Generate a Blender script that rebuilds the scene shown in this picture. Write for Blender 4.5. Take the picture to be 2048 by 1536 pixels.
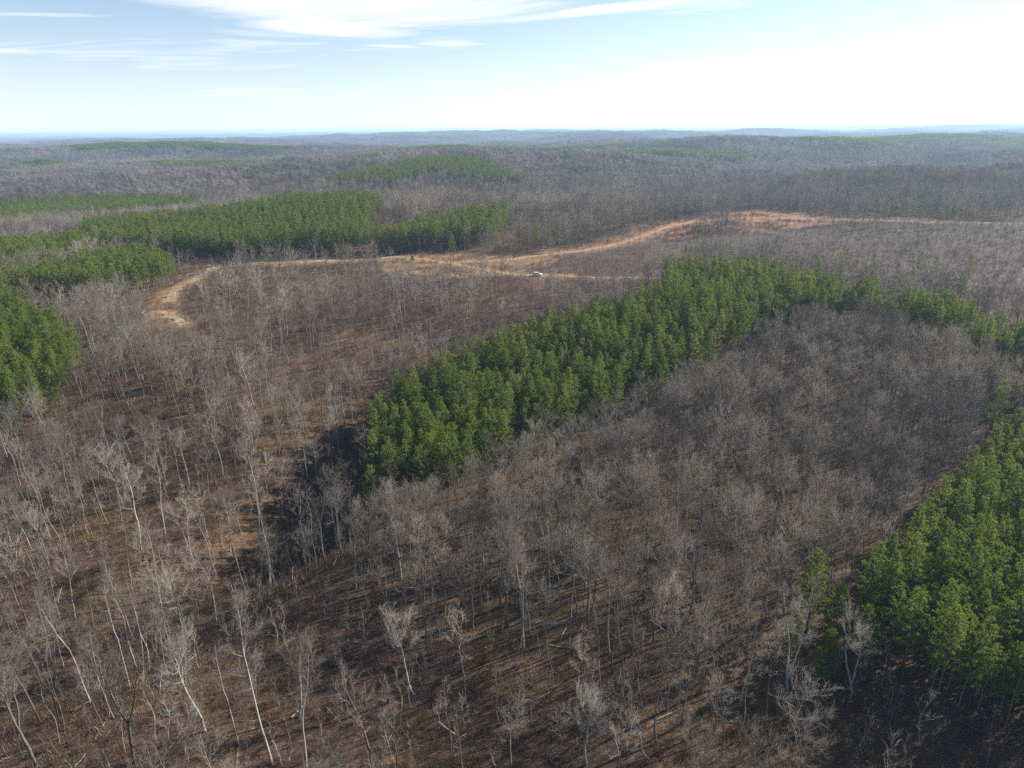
# Winter hardwoods and pine plantations seen from a drone, 80 m above a ridge-top dirt road.
import bpy, math, random
import numpy as np

for o in list(bpy.data.objects): bpy.data.objects.remove(o)
scene = bpy.context.scene
COL = scene.collection

# ------------------------------------------------------------------ camera, sky, sun, exposure
CAM = (0.0, 0.0, 80.0); PITCH = 20.6; ROLL = 0.73; FPX = 1366.0   # f in px of a 2048-wide frame

def _hash(ix, iy, s):
    n = (ix.astype(np.int64) * 374761393 + iy.astype(np.int64) * 668265263 + s * 1442695041) & 0x7fffffff
    n = ((n ^ (n >> 13)) * 1274126177) & 0x7fffffff
    return ((n ^ (n >> 16)) & 0xffff) / 65535.0

def vnoise(x, y, s=0):
    ix = np.floor(x); iy = np.floor(y); fx = x - ix; fy = y - iy
    fx = fx*fx*fx*(fx*(fx*6-15)+10); fy = fy*fy*fy*(fy*(fy*6-15)+10)
    a = _hash(ix, iy, s); b = _hash(ix+1, iy, s); c = _hash(ix, iy+1, s); d = _hash(ix+1, iy+1, s)
    return (a*(1-fx)+b*fx)*(1-fy) + (c*(1-fx)+d*fx)*fy

def fbm(x, y, s=0, o=3):
    t = 0.0; a = 0.5; w = 0.0
    for k in range(o):
        t = t + a*vnoise(x, y, s+17*k); w += a; a *= 0.5; x = x*2.03+13.7; y = y*2.03-7.1
    return t/w

def sstep(a, b, v):
    t = np.clip((v-a)/(b-a), 0, 1); return t*t*(3-2*t)

def gauss(x, y, cx, cy, rx, ry, ang=0.0):
    c, s = math.cos(ang), math.sin(ang)
    u = ((x-cx)*c+(y-cy)*s)/rx; v = (-(x-cx)*s+(y-cy)*c)/ry
    return np.exp(-0.5*(u*u+v*v))

def segdist(x, y, pts):
    d = np.full(np.shape(x), 1e9)
    for (ax, ay), (bx, by) in zip(pts[:-1], pts[1:]):
        vx, vy = bx-ax, by-ay
        t = np.clip(((x-ax)*vx+(y-ay)*vy)/(vx*vx+vy*vy+1e-9), 0, 1)
        d = np.minimum(d, np.hypot(x-ax-t*vx, y-ay-t*vy))
    return d

RAVINE = [(-44, 235), (-49, 205), (-52, 184), (-55, 164), (-60, 148), (-68, 132), (-80, 115), (-104, 94), (-150, 75)]

FAR_HILLS = [(-560, 1760, 330, 170, 18), (-1150, 2450, 380, 180, 16), (-2050, 2900, 420, 190, 14), (-160, 2100, 330, 150, 20), (330, 1640, 170, 80, 12), (1280, 2150, 330, 140, 16), (860, 1850, 130, 70, 10), (-1300, 1950, 110, 70, 8), (700, 2500, 260, 110, 14)]

def H(x, y):
    x = np.asarray(x, float); y = np.asarray(y, float)
    d = np.hypot(x, y)
    z = -15.0*(1-sstep(150, 320, y + 0.10*np.abs(x)))
    near = 1-sstep(500, 900, d)
    z = z + near*(fbm(x/75.0, y/75.0, 5, 3)-0.5)*5.0
    z = z - 8.0*np.exp(-0.5*(segdist(x, y, RAVINE)/11.5)**2) + 1.5*gauss(x, y, -32, 158, 13, 22, 0.15)
    z = z + 12.0*gauss(x, y, -100, 605, 150, 75) - 7.0*gauss(x, y, -390, 560, 110, 110)
    f = sstep(720, 1050, d)
    hill = gauss(x, y, -20, 1240, 360, 330)
    z = z + f*(1-hill)*((fbm(x/620.0+3.1, y/620.0, 21, 4)-0.5)*84.0*(1+0.12*sstep(100, 700, x)) - 8.0)
    z = z + sstep(2500, 7000, d)*((fbm(x/3100.0, y/3100.0, 41, 3)-0.5)*85.0)
    z = z - 30.0*gauss(x, y, -40, 860, 260, 110)*sstep(640, 760, d)
    z = z + 24.0*gauss(x, y, -30, 1270, 250, 170)
    z = z + 16.0*gauss(x, y, 430, 860, 200, 110)
    for (cx, cy, rx, ry, hh) in FAR_HILLS: z = z + hh*gauss(x, y, cx, cy, rx*.9, ry*.9)
    return z


SUN_AZ = math.radians(64.0)      # clockwise from +Y
SUN_EL = math.radians(28.0)
EXPOSURE = 1.62

def make_camera():
    from mathutils import Matrix, Vector
    p = math.radians(PITCH); r = math.radians(ROLL)
    right = Vector((1, 0, 0)); up = Vector((0, math.sin(p), math.cos(p))); fwd = Vector((0, math.cos(p), -math.sin(p)))
    X = right*math.cos(r) - up*math.sin(r); Y = right*math.sin(r) + up*math.cos(r); Z = -fwd
    cam = bpy.data.cameras.new('camera'); ob = bpy.data.objects.new('camera', cam); COL.objects.link(ob)
    M = Matrix((X, Y, Z)).transposed().to_4x4(); M.translation = Vector(CAM); ob.matrix_world = M
    cam.sensor_width = 36.0; cam.lens = 36.0*FPX/2048.0; cam.clip_start = 0.5; cam.clip_end = 80000.0
    scene.camera = ob
make_camera()

class NT:
    """small helper for node trees"""
    def __init__(s, tree): s.t = tree; s.n = tree.nodes; s.l = tree.links
    def new(s, typ, **kw):
        nd = s.n.new(typ)
        for k, v in kw.items():
            if k == 'ins':
                for kk, vv in v.items():
                    if hasattr(vv, 'is_linked') or isinstance(vv, bpy.types.NodeSocket): s.l.new(vv, nd.inputs[kk])
                    else: nd.inputs[kk].default_value = vv
            else: setattr(nd, k, v)
        return nd
    def math(s, op, a, b=0.0, c=None, clamp=False):
        nd = s.n.new('ShaderNodeMath'); nd.operation = op; nd.use_clamp = clamp
        for i, v in enumerate((a, b, c)):
            if v is None: continue
            if isinstance(v, bpy.types.NodeSocket): s.l.new(v, nd.inputs[i])
            else: nd.inputs[i].default_value = v
        return nd.outputs[0]
    def mix(s, fac, a, b, blend='MIX'):
        nd = s.n.new('ShaderNodeMix'); nd.data_type = 'RGBA'; nd.blend_type = blend
        for i, v in ((0, fac), (6, a), (7, b)):
            if isinstance(v, bpy.types.NodeSocket): s.l.new(v, nd.inputs[i])
            elif i == 0: nd.inputs[0].default_value = v
            else: nd.inputs[i].default_value = (v[0], v[1], v[2], 1.0)
        return nd.outputs[2]
    def ramp(s, fac, stops):
        nd = s.n.new('ShaderNodeValToRGB'); e = nd.color_ramp.elements
        while len(e) < len(stops): e.new(0.5)
        for k, (p, c) in enumerate(stops):
            e[k].position = p; e[k].color = (c[0], c[1], c[2], 1) if hasattr(c, '__len__') else (c, c, c, 1)
        s.l.new(fac, nd.inputs[0]); return nd.outputs[0]
    def noise(s, vec, scale, detail=3.0, rough=0.55, dist=0.0):
        nd = s.n.new('ShaderNodeTexNoise'); nd.inputs['Scale'].default_value = scale
        nd.inputs['Detail'].default_value = detail; nd.inputs['Roughness'].default_value = rough
        nd.inputs['Distortion'].default_value = dist
        if vec is not None: s.l.new(vec, nd.inputs['Vector'])
        return nd.outputs['Fac']

def make_world():
    w = bpy.data.worlds.new('World'); scene.world = w; w.use_nodes = True
    t = NT(w.node_tree); t.n.clear()
    sky = t.new('ShaderNodeTexSky', sky_type='NISHITA', sun_disc=False)
    sky.sun_elevation = SUN_EL; sky.sun_rotation = SUN_AZ
    sky.altitude = 1200.0; sky.air_density = 1.0; sky.dust_density = 0.3; sky.ozone_density = 2.5
    # the low air is milky all round the horizon
    tc = t.new('ShaderNodeTexCoord')
    sep = t.new('ShaderNodeSeparateXYZ', ins={0: tc.outputs['Generated']})
    lum = t.new('ShaderNodeRGBToBW', ins={0: sky.outputs[0]}).outputs[0]
    veil = t.new('ShaderNodeCombineColor', ins={0: t.math('MULTIPLY', lum, 0.80), 1: t.math('MULTIPLY', lum, 0.93), 2: t.math('MULTIPLY', lum, 1.12)}).outputs[0]
    vf = t.math('MULTIPLY', t.math('POWER', 2.718, t.math('MULTIPLY', t.math('MAXIMUM', sep.outputs[2], 0.0), -5.5)), 0.96)
    skyc = t.mix(vf, sky.outputs[0], veil)
    # thin cirrus on a flat layer overhead, seen along the view direction
    zz = t.math('ADD', t.math('MAXIMUM', sep.outputs[2], 0.0), 0.03)
    px = t.math('DIVIDE', sep.outputs[0], zz); py = t.math('DIVIDE', sep.outputs[1], zz)
    P = t.new('ShaderNodeCombineXYZ', ins={0: px, 1: py}).outputs[0]
    mp = t.new('ShaderNodeMapping', ins={'Vector': P}); mp.inputs['Rotation'].default_value = (0, 0, math.radians(-14))
    mp.inputs['Scale'].default_value = (0.5, 1.0, 1.0)
    n1 = t.noise(mp.outputs[0], 0.9, 5.0, 0.62, 0.9)
    n2 = t.noise(mp.outputs[0], 0.22, 0.0, 0.5)
    bank = None
    for (cx, cy, rx, ry, ang, amp) in CLOUD_BANKS:
        m = t.new('ShaderNodeMapping', vector_type='TEXTURE', ins={'Vector': P})
        m.inputs['Location'].default_value = (cx, cy, 0); m.inputs['Rotation'].default_value = (0, 0, ang)
        m.inputs['Scale'].default_value = (rx, ry, 1)
        ln = t.new('ShaderNodeVectorMath', operation='LENGTH', ins={0: m.outputs[0]}).outputs['Value']
        v = t.math('MULTIPLY', t.math('SUBTRACT', 1.0, t.math('POWER', ln, 2.0), clamp=True), amp)
        bank = v if bank is None else t.math('MAXIMUM', bank, v)
    d = t.math('ADD', t.math('ADD', t.math('MULTIPLY', t.math('SUBTRACT', n1, 0.5), 1.9), t.math('MULTIPLY', t.math('SUBTRACT', n2, 0.5), 0.9)), bank)
    cov = t.math('MULTIPLY', t.math('SUBTRACT', d, 0.11), 1.2, clamp=True)
    cov = t.math('MULTIPLY', cov, t.math('MULTIPLY', sep.outputs[2], 10.0, clamp=True))
    cl = t.math('ADD', t.math('MULTIPLY', lum, 1.12), 2.4)
    cc = t.new('ShaderNodeCombineColor', ins={0: cl, 1: cl, 2: cl}).outputs[0]
    col = t.mix(cov, skyc, cc)
    bg = t.new('ShaderNodeBackground', ins={'Color': col, 'Strength': 0.06})
    out = t.new('ShaderNodeOutputWorld', ins={'Surface': bg.outputs[0]})
CLOUD_BANKS = [(-0.95, 5.0, 1.75, 1.75, 0.35, 0.75), (-1.5, 6.3, 1.0, 0.55, 0.75, 0.5), (0.55, 5.9, 1.0, 0.22, -0.5, 0.45), (-3.2, 5.62, 0.55, 0.14, 0.2, 0.5), (-0.5, 7.3, 0.5, 0.45, 0.6, 0.45),
               (-1.15, 7.55, 0.35, 0.14, 0.3, 0.35), (4.3, 10.2, 6.5, 3.0, -0.94, 0.5)]
make_world()

def make_sun():
    from mathutils import Vector
    L = bpy.data.lights.new('sun', 'SUN'); L.energy = 5.0; L.angle = math.radians(0.53); L.color = (1.0, 0.93, 0.84)
    o = bpy.data.objects.new('sun', L); COL.objects.link(o)
    d = Vector((math.sin(SUN_AZ)*math.cos(SUN_EL), math.cos(SUN_AZ)*math.cos(SUN_EL), math.sin(SUN_EL)))
    o.rotation_euler = d.to_track_quat('Z', 'Y').to_euler(); o.location = (200, 100, 300)
make_sun()
vs = scene.view_settings
vs.view_transform = 'Standard'; vs.look = 'None'; vs.gamma = 1.0; vs.exposure = EXPOSURE; vs.use_curve_mapping = False
cy = scene.cycles
cy.max_bounces = 4; cy.diffuse_bounces = 2; cy.glossy_bounces = 1; cy.transmission_bounces = 3; cy.volume_bounces = 0; cy.transparent_max_bounces = 8
cy.use_adaptive_sampling = True; cy.adaptive_threshold = 0.012; cy.use_denoising = False
cy.sampling_pattern = 'BLUE_NOISE'; scene.world.cycles.sampling_method = 'NONE'; cy.use_fast_gi = False; cy.caustics_reflective = False; cy.caustics_refractive = False

# ------------------------------------------------------------------ layout on the ground, metres
CENTRAL = [(-44.4, 203.9), (-38.6, 222.0), (-30.5, 228.7), (-21.0, 232.4), (-11.5, 241.7), (5.3, 255.2), (21.5, 266.1), (41.1, 278.2), (61.5, 286.8), (75.9, 329.0), (86.2, 341.8), (107.6, 342.4), (123.0, 336.1), (134.8, 316.4), (148.1, 294.9), (154.8, 278.0), (148.3, 269.0), (124.2, 268.8), (101.6, 261.7), (84.8, 244.8), (66.3, 229.8), (53.3, 218.4), (30.9, 201.6), (15.8, 189.2), (2.2, 181.5), (-8.9, 170.2), (-16.2, 158.8), (-22.6, 158.3), (-38.0, 165.5)]
TAIL = [(150.7, 282.4), (165.1, 274.1), (176.1, 271.9), (178.1, 260.2), (183.6, 249.1), (188.4, 239.5), (206.6, 219.0), (182.2, 189.4), (171.1, 214.1), (170.3, 230.8), (163.6, 250.0), (151.2, 258.9)]
CORNER = [(237.1, 191.7), (175.4, 181.1), (142.7, 171.0), (127.5, 164.1), (114.9, 150.4), (101.7, 140.7), (89.8, 129.8), (78.1, 120.2), (68.1, 108.4), (65.3, 99.4), (69.1, 96.7), (72.3, 89.4), (77.7, 87.8), (81.8, 85.8), (96.1, 81.5), (120.3, 75.6)]
LEFT = [(-481.8, 384.6), (-320.4, 359.0), (-234.8, 311.8), (-211.6, 290.9), (-190.6, 271.3), (-176.7, 261.0), (-160.3, 241.2), (-151.6, 223.9), (-150.8, 214.9), (-150.8, 203.6), (-155.1, 197.8), (-158.6, 196.2), (-180.6, 187.2), (-243.7, 178.2)]
LEFT_MID = [(-405.8, 365.4), (-260.5, 348.4), (-254.6, 362.7), (-248.7, 383.4), (-244.2, 410.1), (-234.2, 422.9), (-214.6, 411.1), (-193.0, 387.0), (-187.5, 366.8), (-195.0, 350.0), (-209.6, 339.7), (-220.5, 318.1), (-241.5, 328.2), (-363.0, 324.2)]
LEFT_BACK = [(-508.4, 497.5), (-353.6, 480.5), (-331.0, 499.9), (-299.9, 502.7), (-282.8, 478.8), (-281.6, 427.2), (-291.0, 392.3), (-417.0, 404.1)]
LEFT_FAR = [(-869.1, 932.8), (-650.6, 902.5), (-605.9, 933.6), (-530.0, 951.5), (-386.4, 882.5), (-375.1, 855.6), (-386.7, 802.2), (-429.8, 737.4), (-456.4, 697.1), (-482.2, 663.6), (-745.3, 792.3)]
LONG = [(-353.2, 578.1), (-339.6, 610.9), (-295.3, 601.2), (-249.2, 594.8), (-207.3, 610.8), (-244.5, 912.5), (-116.4, 600.2), (-101.4, 574.3), (-106.0, 542.9), (-100.4, 491.8), (-95.9, 459.1), (-105.5, 458.1), (-135.2, 446.6), (-166.0, 442.7), (-194.6, 450.0), (-220.3, 456.4), (-242.1, 460.6), (-272.4, 479.0), (-325.5, 527.5)]
EAST = [(-103.6, 468.0), (-82.0, 475.9), (-62.8, 518.6), (-34.5, 541.8), (-3.7, 567.0), (-1.7, 506.5), (-13.5, 473.0), (-40.7, 472.8), (-66.3, 460.3), (-100.0, 450.3)]
HILL = [(-266.4, 1017.8), (-234.5, 1053.1), (-191.9, 1109.0), (-174.0, 1146.1), (-140.1, 1199.8), (-81.8, 1200.7), (-38.1, 1135.3), (-13.9, 1080.4), (22.4, 1017.5), (22.0, 1000.9), (-27.6, 1017.2), (-71.3, 1032.3), (-111.8, 1078.7), (-136.1, 1031.0), (-160.7, 1000.9), (-211.8, 1011.3)]
SPUR = [(-171.5, 334.2), (-177.9, 351.8), (-181.1, 364.8), (-181.9, 387.1), (-183.3, 414.8), (-183.4, 425.3), (-189.1, 433.4)]
STUB = [(-165.5, 315.1), (-158.6, 309.0), (-145.2, 295.4)]
MAIN = [(-201.3, 447.4), (-188.6, 444.1), (-172.8, 436.7), (-138.9, 430.3), (-110.0, 441.4), (-91.0, 452.0), (-66.5, 446.3), (-42.9, 431.2), (-20.5, 410.2), (-3.3, 400.8), (12.7, 393.3), (37.1, 390.5), (72.9, 381.1), (104.6, 373.1)]
RIDGE = [(-37.9, 428.0), (-15.9, 427.2), (0.4, 430.5), (22.5, 445.5), (46.0, 459.3), (72.0, 479.2), (100.4, 517.9), (139.3, 574.3), (167.5, 597.5), (201.6, 622.8), (225.3, 620.1), (279.2, 611.7), (343.4, 592.0), (424.1, 572.2)]
DENSE = [(-37.1, 123.9), (-39.8, 165.7), (-17.8, 170.3), (11.5, 190.3), (37.3, 207.6), (68.6, 233.3), (90.5, 251.6), (113.3, 277.1), (157.1, 285.2), (187.9, 282.6), (192.8, 242.9), (227.9, 227.9), (195.5, 199.1), (158.7, 192.7), (128.1, 167.4), (101.7, 145.0), (76.7, 119.7), (57.7, 100.3), (33.6, 97.1), (6.5, 101.3), (-18.0, 109.9)]
CLEAR = [(90.0, 496.9), (123.0, 550.4), (167.3, 613.2), (206.9, 688.2), (246.7, 718.6), (265.9, 675.1), (305.5, 625.7), (365.9, 605.9), (354.2, 585.5), (288.2, 588.7), (239.5, 562.5), (207.7, 531.8), (187.2, 540.1), (185.2, 585.1), (154.5, 564.5), (136.5, 509.6), (114.0, 491.2)]
TAN = [(-94.4, 461.3), (-40.0, 454.6), (-6.7, 440.4), (29.6, 453.6), (27.5, 421.0), (-6.1, 391.7), (-34.8, 388.4), (-75.4, 407.6)]
YOUNGZ = [(-36.1, 404.5), (-18.8, 421.7), (26.0, 448.7), (72.8, 477.6), (102.3, 504.4), (134.5, 501.5), (184.1, 530.4), (230.5, 550.3), (292.9, 580.8), (367.5, 579.7), (515.8, 558.4), (270.3, 278.8), (219.6, 282.5), (190.3, 326.9), (165.9, 388.2), (116.3, 417.4), (89.8, 381.1), (77.0, 373.0), (22.6, 388.5)]
LOGGED = [(-155.1, 262.0), (-157.6, 302.1), (-175.7, 411.1), (-99.4, 421.8), (-17.8, 393.3), (72.9, 351.8), (17.4, 296.4), (-25.1, 265.7), (-49.6, 238.9), (-89.1, 214.5)]
FIELDS = [[(-4567.5, 6708.7), (-3346.8, 5409.7), (-2634.8, 4704.2), (-2387.4, 4259.1), (-2802.7, 4525.6), (-3977.3, 5898.4)]]
LONE_PINES = [(58.2, 110.1, 1.1), (61.2, 105.2, 0.9), (63.3, 100.8, 0.81), (53.5, 96.1, 0.52), (56.2, 97.6, 0.64), (51.5, 100.5, 0.69), (142.8, 184.2, 1.16), (-37.3, 158.4, 0.87), (-35.5, 426.8, 1.04), (6.7, 462.5, 0.98), (18.2, 458.6, 0.98), (26.0, 457.5, 0.98), (32.0, 453.5, 0.98), (291.4, 551.7, 1.1), (303.2, 562.3, 1.1), (313.4, 551.6, 1.1), (331.0, 561.7, 1.1), (350.2, 566.9, 1.1), (347.6, 551.9, 1.1), (359.5, 554.6, 1.1), (168.7, 374.8, 0.72), (194.4, 393.4, 0.72), (202.6, 380.0, 0.72), (273.6, 462.6, 0.72), (229.3, 381.2, 0.72), (230.1, 367.3, 0.72), (248.6, 366.8, 0.72), (202.8, 340.7, 0.72), (200.2, 349.5, 0.72), (209.1, 311.4, 0.72), (175.7, 329.0, 0.72), (106.2, 415.3, 0.72), (194.8, 399.4, 0.72), (-242.9, 471.0, 1.27), (-167.6, 435.1, 1.16), (-154.0, 215.8, 0.69), (-166.1, 276.4, 0.46), (-160.2, 215.0, 0.75)]
LONE_LABEL = [('tall narrow pine standing apart just left of the lower right pine stand', None), ('pine beside the tall narrow one, left of the lower right stand', None), ('pine with bushy top behind the double-trunked bare tree at lower right', None), ('small round-topped young pine in the shade at lower right', None), ('short pine with a sparse tufted top, above the small round-topped pine', None), ('pine partly hidden behind the pale twin-trunked tree at lower right', None), ('tall pine rising above the upper end of the lower right stand', None), ('lone pine at the near left tip of the central stand', None), ('narrow yellow-green pine standing alone beside the dirt road', None), ('pine in the short row at the far edge of the cleared strip', 'pines in the short row'), ('pine in the short row at the far edge of the cleared strip', 'pines in the short row'), ('pine in the short row at the far edge of the cleared strip', 'pines in the short row'), ('pine in the short row at the far edge of the cleared strip', 'pines in the short row'), ('thin tall pine in the line along the far treeline at right', 'thin pines along the far treeline'), ('thin tall pine in the line along the far treeline at right', 'thin pines along the far treeline'), ('thin tall pine in the line along the far treeline at right', 'thin pines along the far treeline'), ('thin tall pine in the line along the far treeline at right', 'thin pines along the far treeline'), ('thin tall pine in the line along the far treeline at right', 'thin pines along the far treeline'), ('thin tall pine in the line along the far treeline at right', 'thin pines along the far treeline'), ('thin tall pine in the line along the far treeline at right', 'thin pines along the far treeline'), ('small round green pine scattered in the grey regrowth behind the central stand', 'pines in the grey regrowth'), ('small round green pine scattered in the grey regrowth behind the central stand', 'pines in the grey regrowth'), ('small round green pine scattered in the grey regrowth behind the central stand', 'pines in the grey regrowth'), ('small round green pine scattered in the grey regrowth behind the central stand', 'pines in the grey regrowth'), ('small round green pine scattered in the grey regrowth behind the central stand', 'pines in the grey regrowth'), ('small round green pine scattered in the grey regrowth behind the central stand', 'pines in the grey regrowth'), ('small round green pine scattered in the grey regrowth behind the central stand', 'pines in the grey regrowth'), ('small round green pine scattered in the grey regrowth behind the central stand', 'pines in the grey regrowth'), ('small round green pine scattered in the grey regrowth behind the central stand', 'pines in the grey regrowth'), ('small round green pine scattered in the grey regrowth behind the central stand', 'pines in the grey regrowth'), ('small round green pine scattered in the grey regrowth behind the central stand', 'pines in the grey regrowth'), ('small round green pine scattered in the grey regrowth behind the central stand', 'pines in the grey regrowth'), ('small round green pine scattered in the grey regrowth behind the central stand', 'pines in the grey regrowth'), ('broad large pine at the front corner of the long pine block', None), ('large pale green pine at the front edge of the long pine block', None), ('young pine at the foot of the left pine stand', None), ('small green pine among grey poles below the left stands', None), ('yellowish pine on the near edge of the left stand, beside the bare trees', None)]
PORTRAITS = [(-61.2, 81.4, 23.6, 2.71, 0.0, 'fork', 'tall tree forking into two stems at the lower left'), (-52.2, 86.9, 18.8, -0.07, 0.0, 'tall', 'pale bright tree with spread crown, right of the forked tree at lower left'), (-39.0, 80.8, 34.9, 0.86, 0.0, 'tall', 'very tall tree leaning left at the bottom edge, left of centre'), (-37.5, 90.3, 16.6, 2.63, 0.0, 'wide', 'wide-crowned bare tree beside the very tall leaning tree'), (-18.5, 95.9, 18.2, -4.16, 0.0, 'tall', 'pale tree leaning left over the brush at bottom centre'), (-1.1, 80.9, 13.3, -0.44, 0.0, 'small', 'small white crooked tree on the bottom edge near the centre'), (11.1, 81.2, 15.0, 0.59, 0.0, 'wide', 'pale upright bushy tree on the bottom edge right of centre'), (48.9, 95.4, 23.5, -0.71, 0.0, 'twin', 'pale twin-trunked tree standing before the lower right pines'), (60.5, 94.1, 15.6, -0.89, 0.0, 'twin', 'pale double-trunked small tree in the shade at lower right'), (-125.9, 163.7, 23.3, 5.16, 0.0, 'wide', 'broad spreading bare tree on the left slope'), (-76.5, 80.9, 23.9, 1.39, 0.0, 'fork', 'crooked forking tree in the lower left corner'), (-91.9, 103.8, 23.5, 1.65, 0.0, 'slim', 'slim tree leaning left in the close cluster at lower left, first from the left edge'), (-91.4, 105.9, 26.9, 3.04, 0.0, 'slim', 'slim tree in the middle of the close cluster at lower left'), (-90.1, 105.4, 23.9, 2.91, 0.0, 'slim', 'slim tree on the right of the close cluster at lower left'), (-88.8, 149.8, 25.1, 2.01, 0.0, 'slim', 'straight tall tree on the left slope above the fallen pale log'), (-91.8, 143.3, 23.9, -0.61, 0.0, 'tall', 'pale tree with twisted white limbs on the left slope'), (21.1, 80.8, 7.1, 0.51, 0.0, 'snag', 'broken white snag on the bottom edge right of centre'), (-9.9, 86.9, 7.5, -1.09, 0.0, 'snag', 'bent white snag in the brush at bottom centre'), (-3.7, 80.9, 4.9, 0.11, 0.0, 'snag', 'short grey snag on the bottom edge, left of the small white tree'), (1.4, 106.3, 25.5, -1.2, 0.0, 'tall', 'tall straight grey tree in the lower centre woods'), (27.9, 100.4, 21.0, -0.1, 0.0, 'wide', 'grey tree with tangled crown, lower centre woods, right part'), (-70.0, 164.0, 22.6, -1.12, 0.0, 'slim', 'pale slanting tree left of the dark shaded gully'), (-57.8, 83.6, 11.3, 2.61, 0.0, 'small', 'small pale tree between the forked tree and the bright spread crown'), (-53.5, 82.6, 11.2, 1.52, 0.0, 'small', 'small grey tree below the pale bright tree at lower left')]
CEDARS = [(-121.0, 197.0, 3.2, 1.5, 'dark green cedar bush beside fallen logs on the left slope'), (157.3, 608.5, 7.0, 1.6, 'dark small tree standing alone by the far track'), (-62.4, 435.4, 3.0, 1.5, 'dark green bush beside the tan dirt road')]
LOGS = [(-120.9, 160.9, 5.8, 0.22, 1.24, 'pale branching fallen log on the left slope', {'branches': 4}), (-133.6, 201.4, 7.9, 0.2, 0.07, 'long grey fallen log left of the cedar bush', {'branches': 2}), (-126.2, 198.6, 8.1, 0.2, 0.34, 'pale fallen log touching the cedar bush', {'branches': 3}), (-129.0, 192.1, 5.7, 0.18, 1.63, 'short curved pale log below the cedar bush', {}), (-123.3, 194.2, 6.9, 0.15, 0.14, 'thin grey log below the pale logs by the cedar', {}), (-122.9, 188.5, 9.0, 0.15, 0.22, 'grey log on the left slope, lowest of the group near the cedar', {'branches': 2}), (-116.0, 236.3, 7.4, 0.25, 1.72, 'bright bare log standing out on the slope below the skid trail', {}), (-173.4, 314.1, 6.5, 0.25, 1.81, 'short white log in the brush left of the skid trail', {}), (-70.1, 392.2, 20.2, 0.2, 1.41, 'white fallen trunk with branches left of the road fork', {'branches': 4}), (-71.9, 395.5, 8.1, 0.2, 1.04, 'white fallen trunk crossing another, left of the road fork', {'branches': 3}), (-71.8, 393.3, 30.9, 0.16, 1.66, 'thin white leaning pole left of the road fork', {}), (-195.6, 404.9, 7.5, 0.16, 1.18, 'pale log beside the spur track, upper of the row', {'branches': 1}), (-194.1, 394.0, 5.9, 0.16, 1.13, 'pale log beside the spur track, middle of the row', {'branches': 1}), (-191.0, 383.3, 6.8, 0.16, 1.25, 'pale log beside the spur track, lowest of the row', {}), (-192.2, 408.6, 8.5, 0.15, 1.27, 'pale log beside the spur track, nearest the bend', {}), (-82.8, 142.3, 8.6, 0.16, -0.13, 'dark thin fallen stem on the left slope above the gully', {'branches': 3}), (-187.0, 304.4, 5.3, 0.2, 1.61, 'pale log among grey poles below the left pines', {}), (3.8, 382.4, 17.3, 0.2, -0.63, 'grey log in the slash before the white car', {'branches': 3}), (28.7, 374.0, 13.9, 0.2, -0.17, 'grey log in the slash right of the white car', {'branches': 3}), (-38.1, 91.4, 3, 0.14, 1.09, 'thin grey log in the brush at bottom left', {}), (8.7, 106.8, 5.9, 0.15, 2.94, 'grey fallen stem on the woods floor at lower centre', {'branches': 2}), (-12.5, 104.0, 6.0, 0.15, -2.79, 'grey fallen stem under the lower centre woods, left part', {'branches': 2}), (35.7, 89.0, 4.9, 0.15, -0.22, 'dark fallen stem in the shade at the bottom right', {}), (-70.3, 88.0, 4.6, 0.14, 1.69, 'thin pale leaning dead stem left of the forked tree', {'branches': 2}), (251.3, 646.7, 12.0, 0.5, 0.92, 'whitish log in the small heap on the far edge of the clearing, left one', {'dz': 0}), (252.3, 642.7, 11.7, 0.5, 0.87, 'whitish log in the small heap on the far edge of the clearing, right one', {'dz': 0}), (252.6, 647.2, 8.6, 0.5, -1.46, 'whitish log in the small heap on the far edge of the clearing, top one', {'dz': 0.6})]
CAR = (15.5, 391.7, -0.239)

def inpoly(x, y, P):
    r = np.zeros(np.shape(x), bool)
    for (x1, y1), (x2, y2) in zip(P, P[1:]+P[:1]):
        if y1 == y2: continue
        c = ((y1 > y) != (y2 > y)) & (x < (x2-x1)*(y-y1)/(y2-y1)+x1)
        r ^= c
    return r

def edgedist(x, y, P): return segdist(x, y, list(P)+[P[0]])
ROADS = [(SPUR, 3.4), (STUB, 3.0), (MAIN, 3.2), (RIDGE, 2.8)]
def roaddist(x, y):
    d = np.full(np.shape(x), 1e9)
    for P, w in ROADS: d = np.minimum(d, segdist(x, y, P))
    return d

# ------------------------------------------------------------------ materials
def mat(name):
    m = bpy.data.materials.new(name); m.use_nodes = True; t = NT(m.node_tree); t.n.clear()
    return m, t
def finish(t, col, rough=0.9, bump=None, bump_d=0.05, trans=None, spec=0.2, metal=0.0, normal=None):
    if trans is not None:
        d = t.new('ShaderNodeBsdfDiffuse', ins={'Color': col, 'Roughness': 0.6}); tr = t.new('ShaderNodeBsdfTranslucent', ins={'Color': col})
        ms = t.new('ShaderNodeMixShader', ins={0: trans, 1: d.outputs[0], 2: tr.outputs[0]})
        t.new('ShaderNodeOutputMaterial', ins={'Surface': ms.outputs[0]}); return
    b = t.new('ShaderNodeBsdfPrincipled')
    if isinstance(col, bpy.types.NodeSocket): t.l.new(col, b.inputs['Base Color'])
    else: b.inputs['Base Color'].default_value = (*col, 1)
    b.inputs['Roughness'].default_value = rough; b.inputs['Specular IOR Level'].default_value = spec; b.inputs['Metallic'].default_value = metal
    if bump is not None:
        bn = t.new('ShaderNodeBump', ins={'Height': bump, 'Distance': bump_d, 'Strength': 1.0}); t.l.new(bn.outputs[0], b.inputs['Normal'])
    t.new('ShaderNodeOutputMaterial', ins={'Surface': b.outputs[0]})

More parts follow.
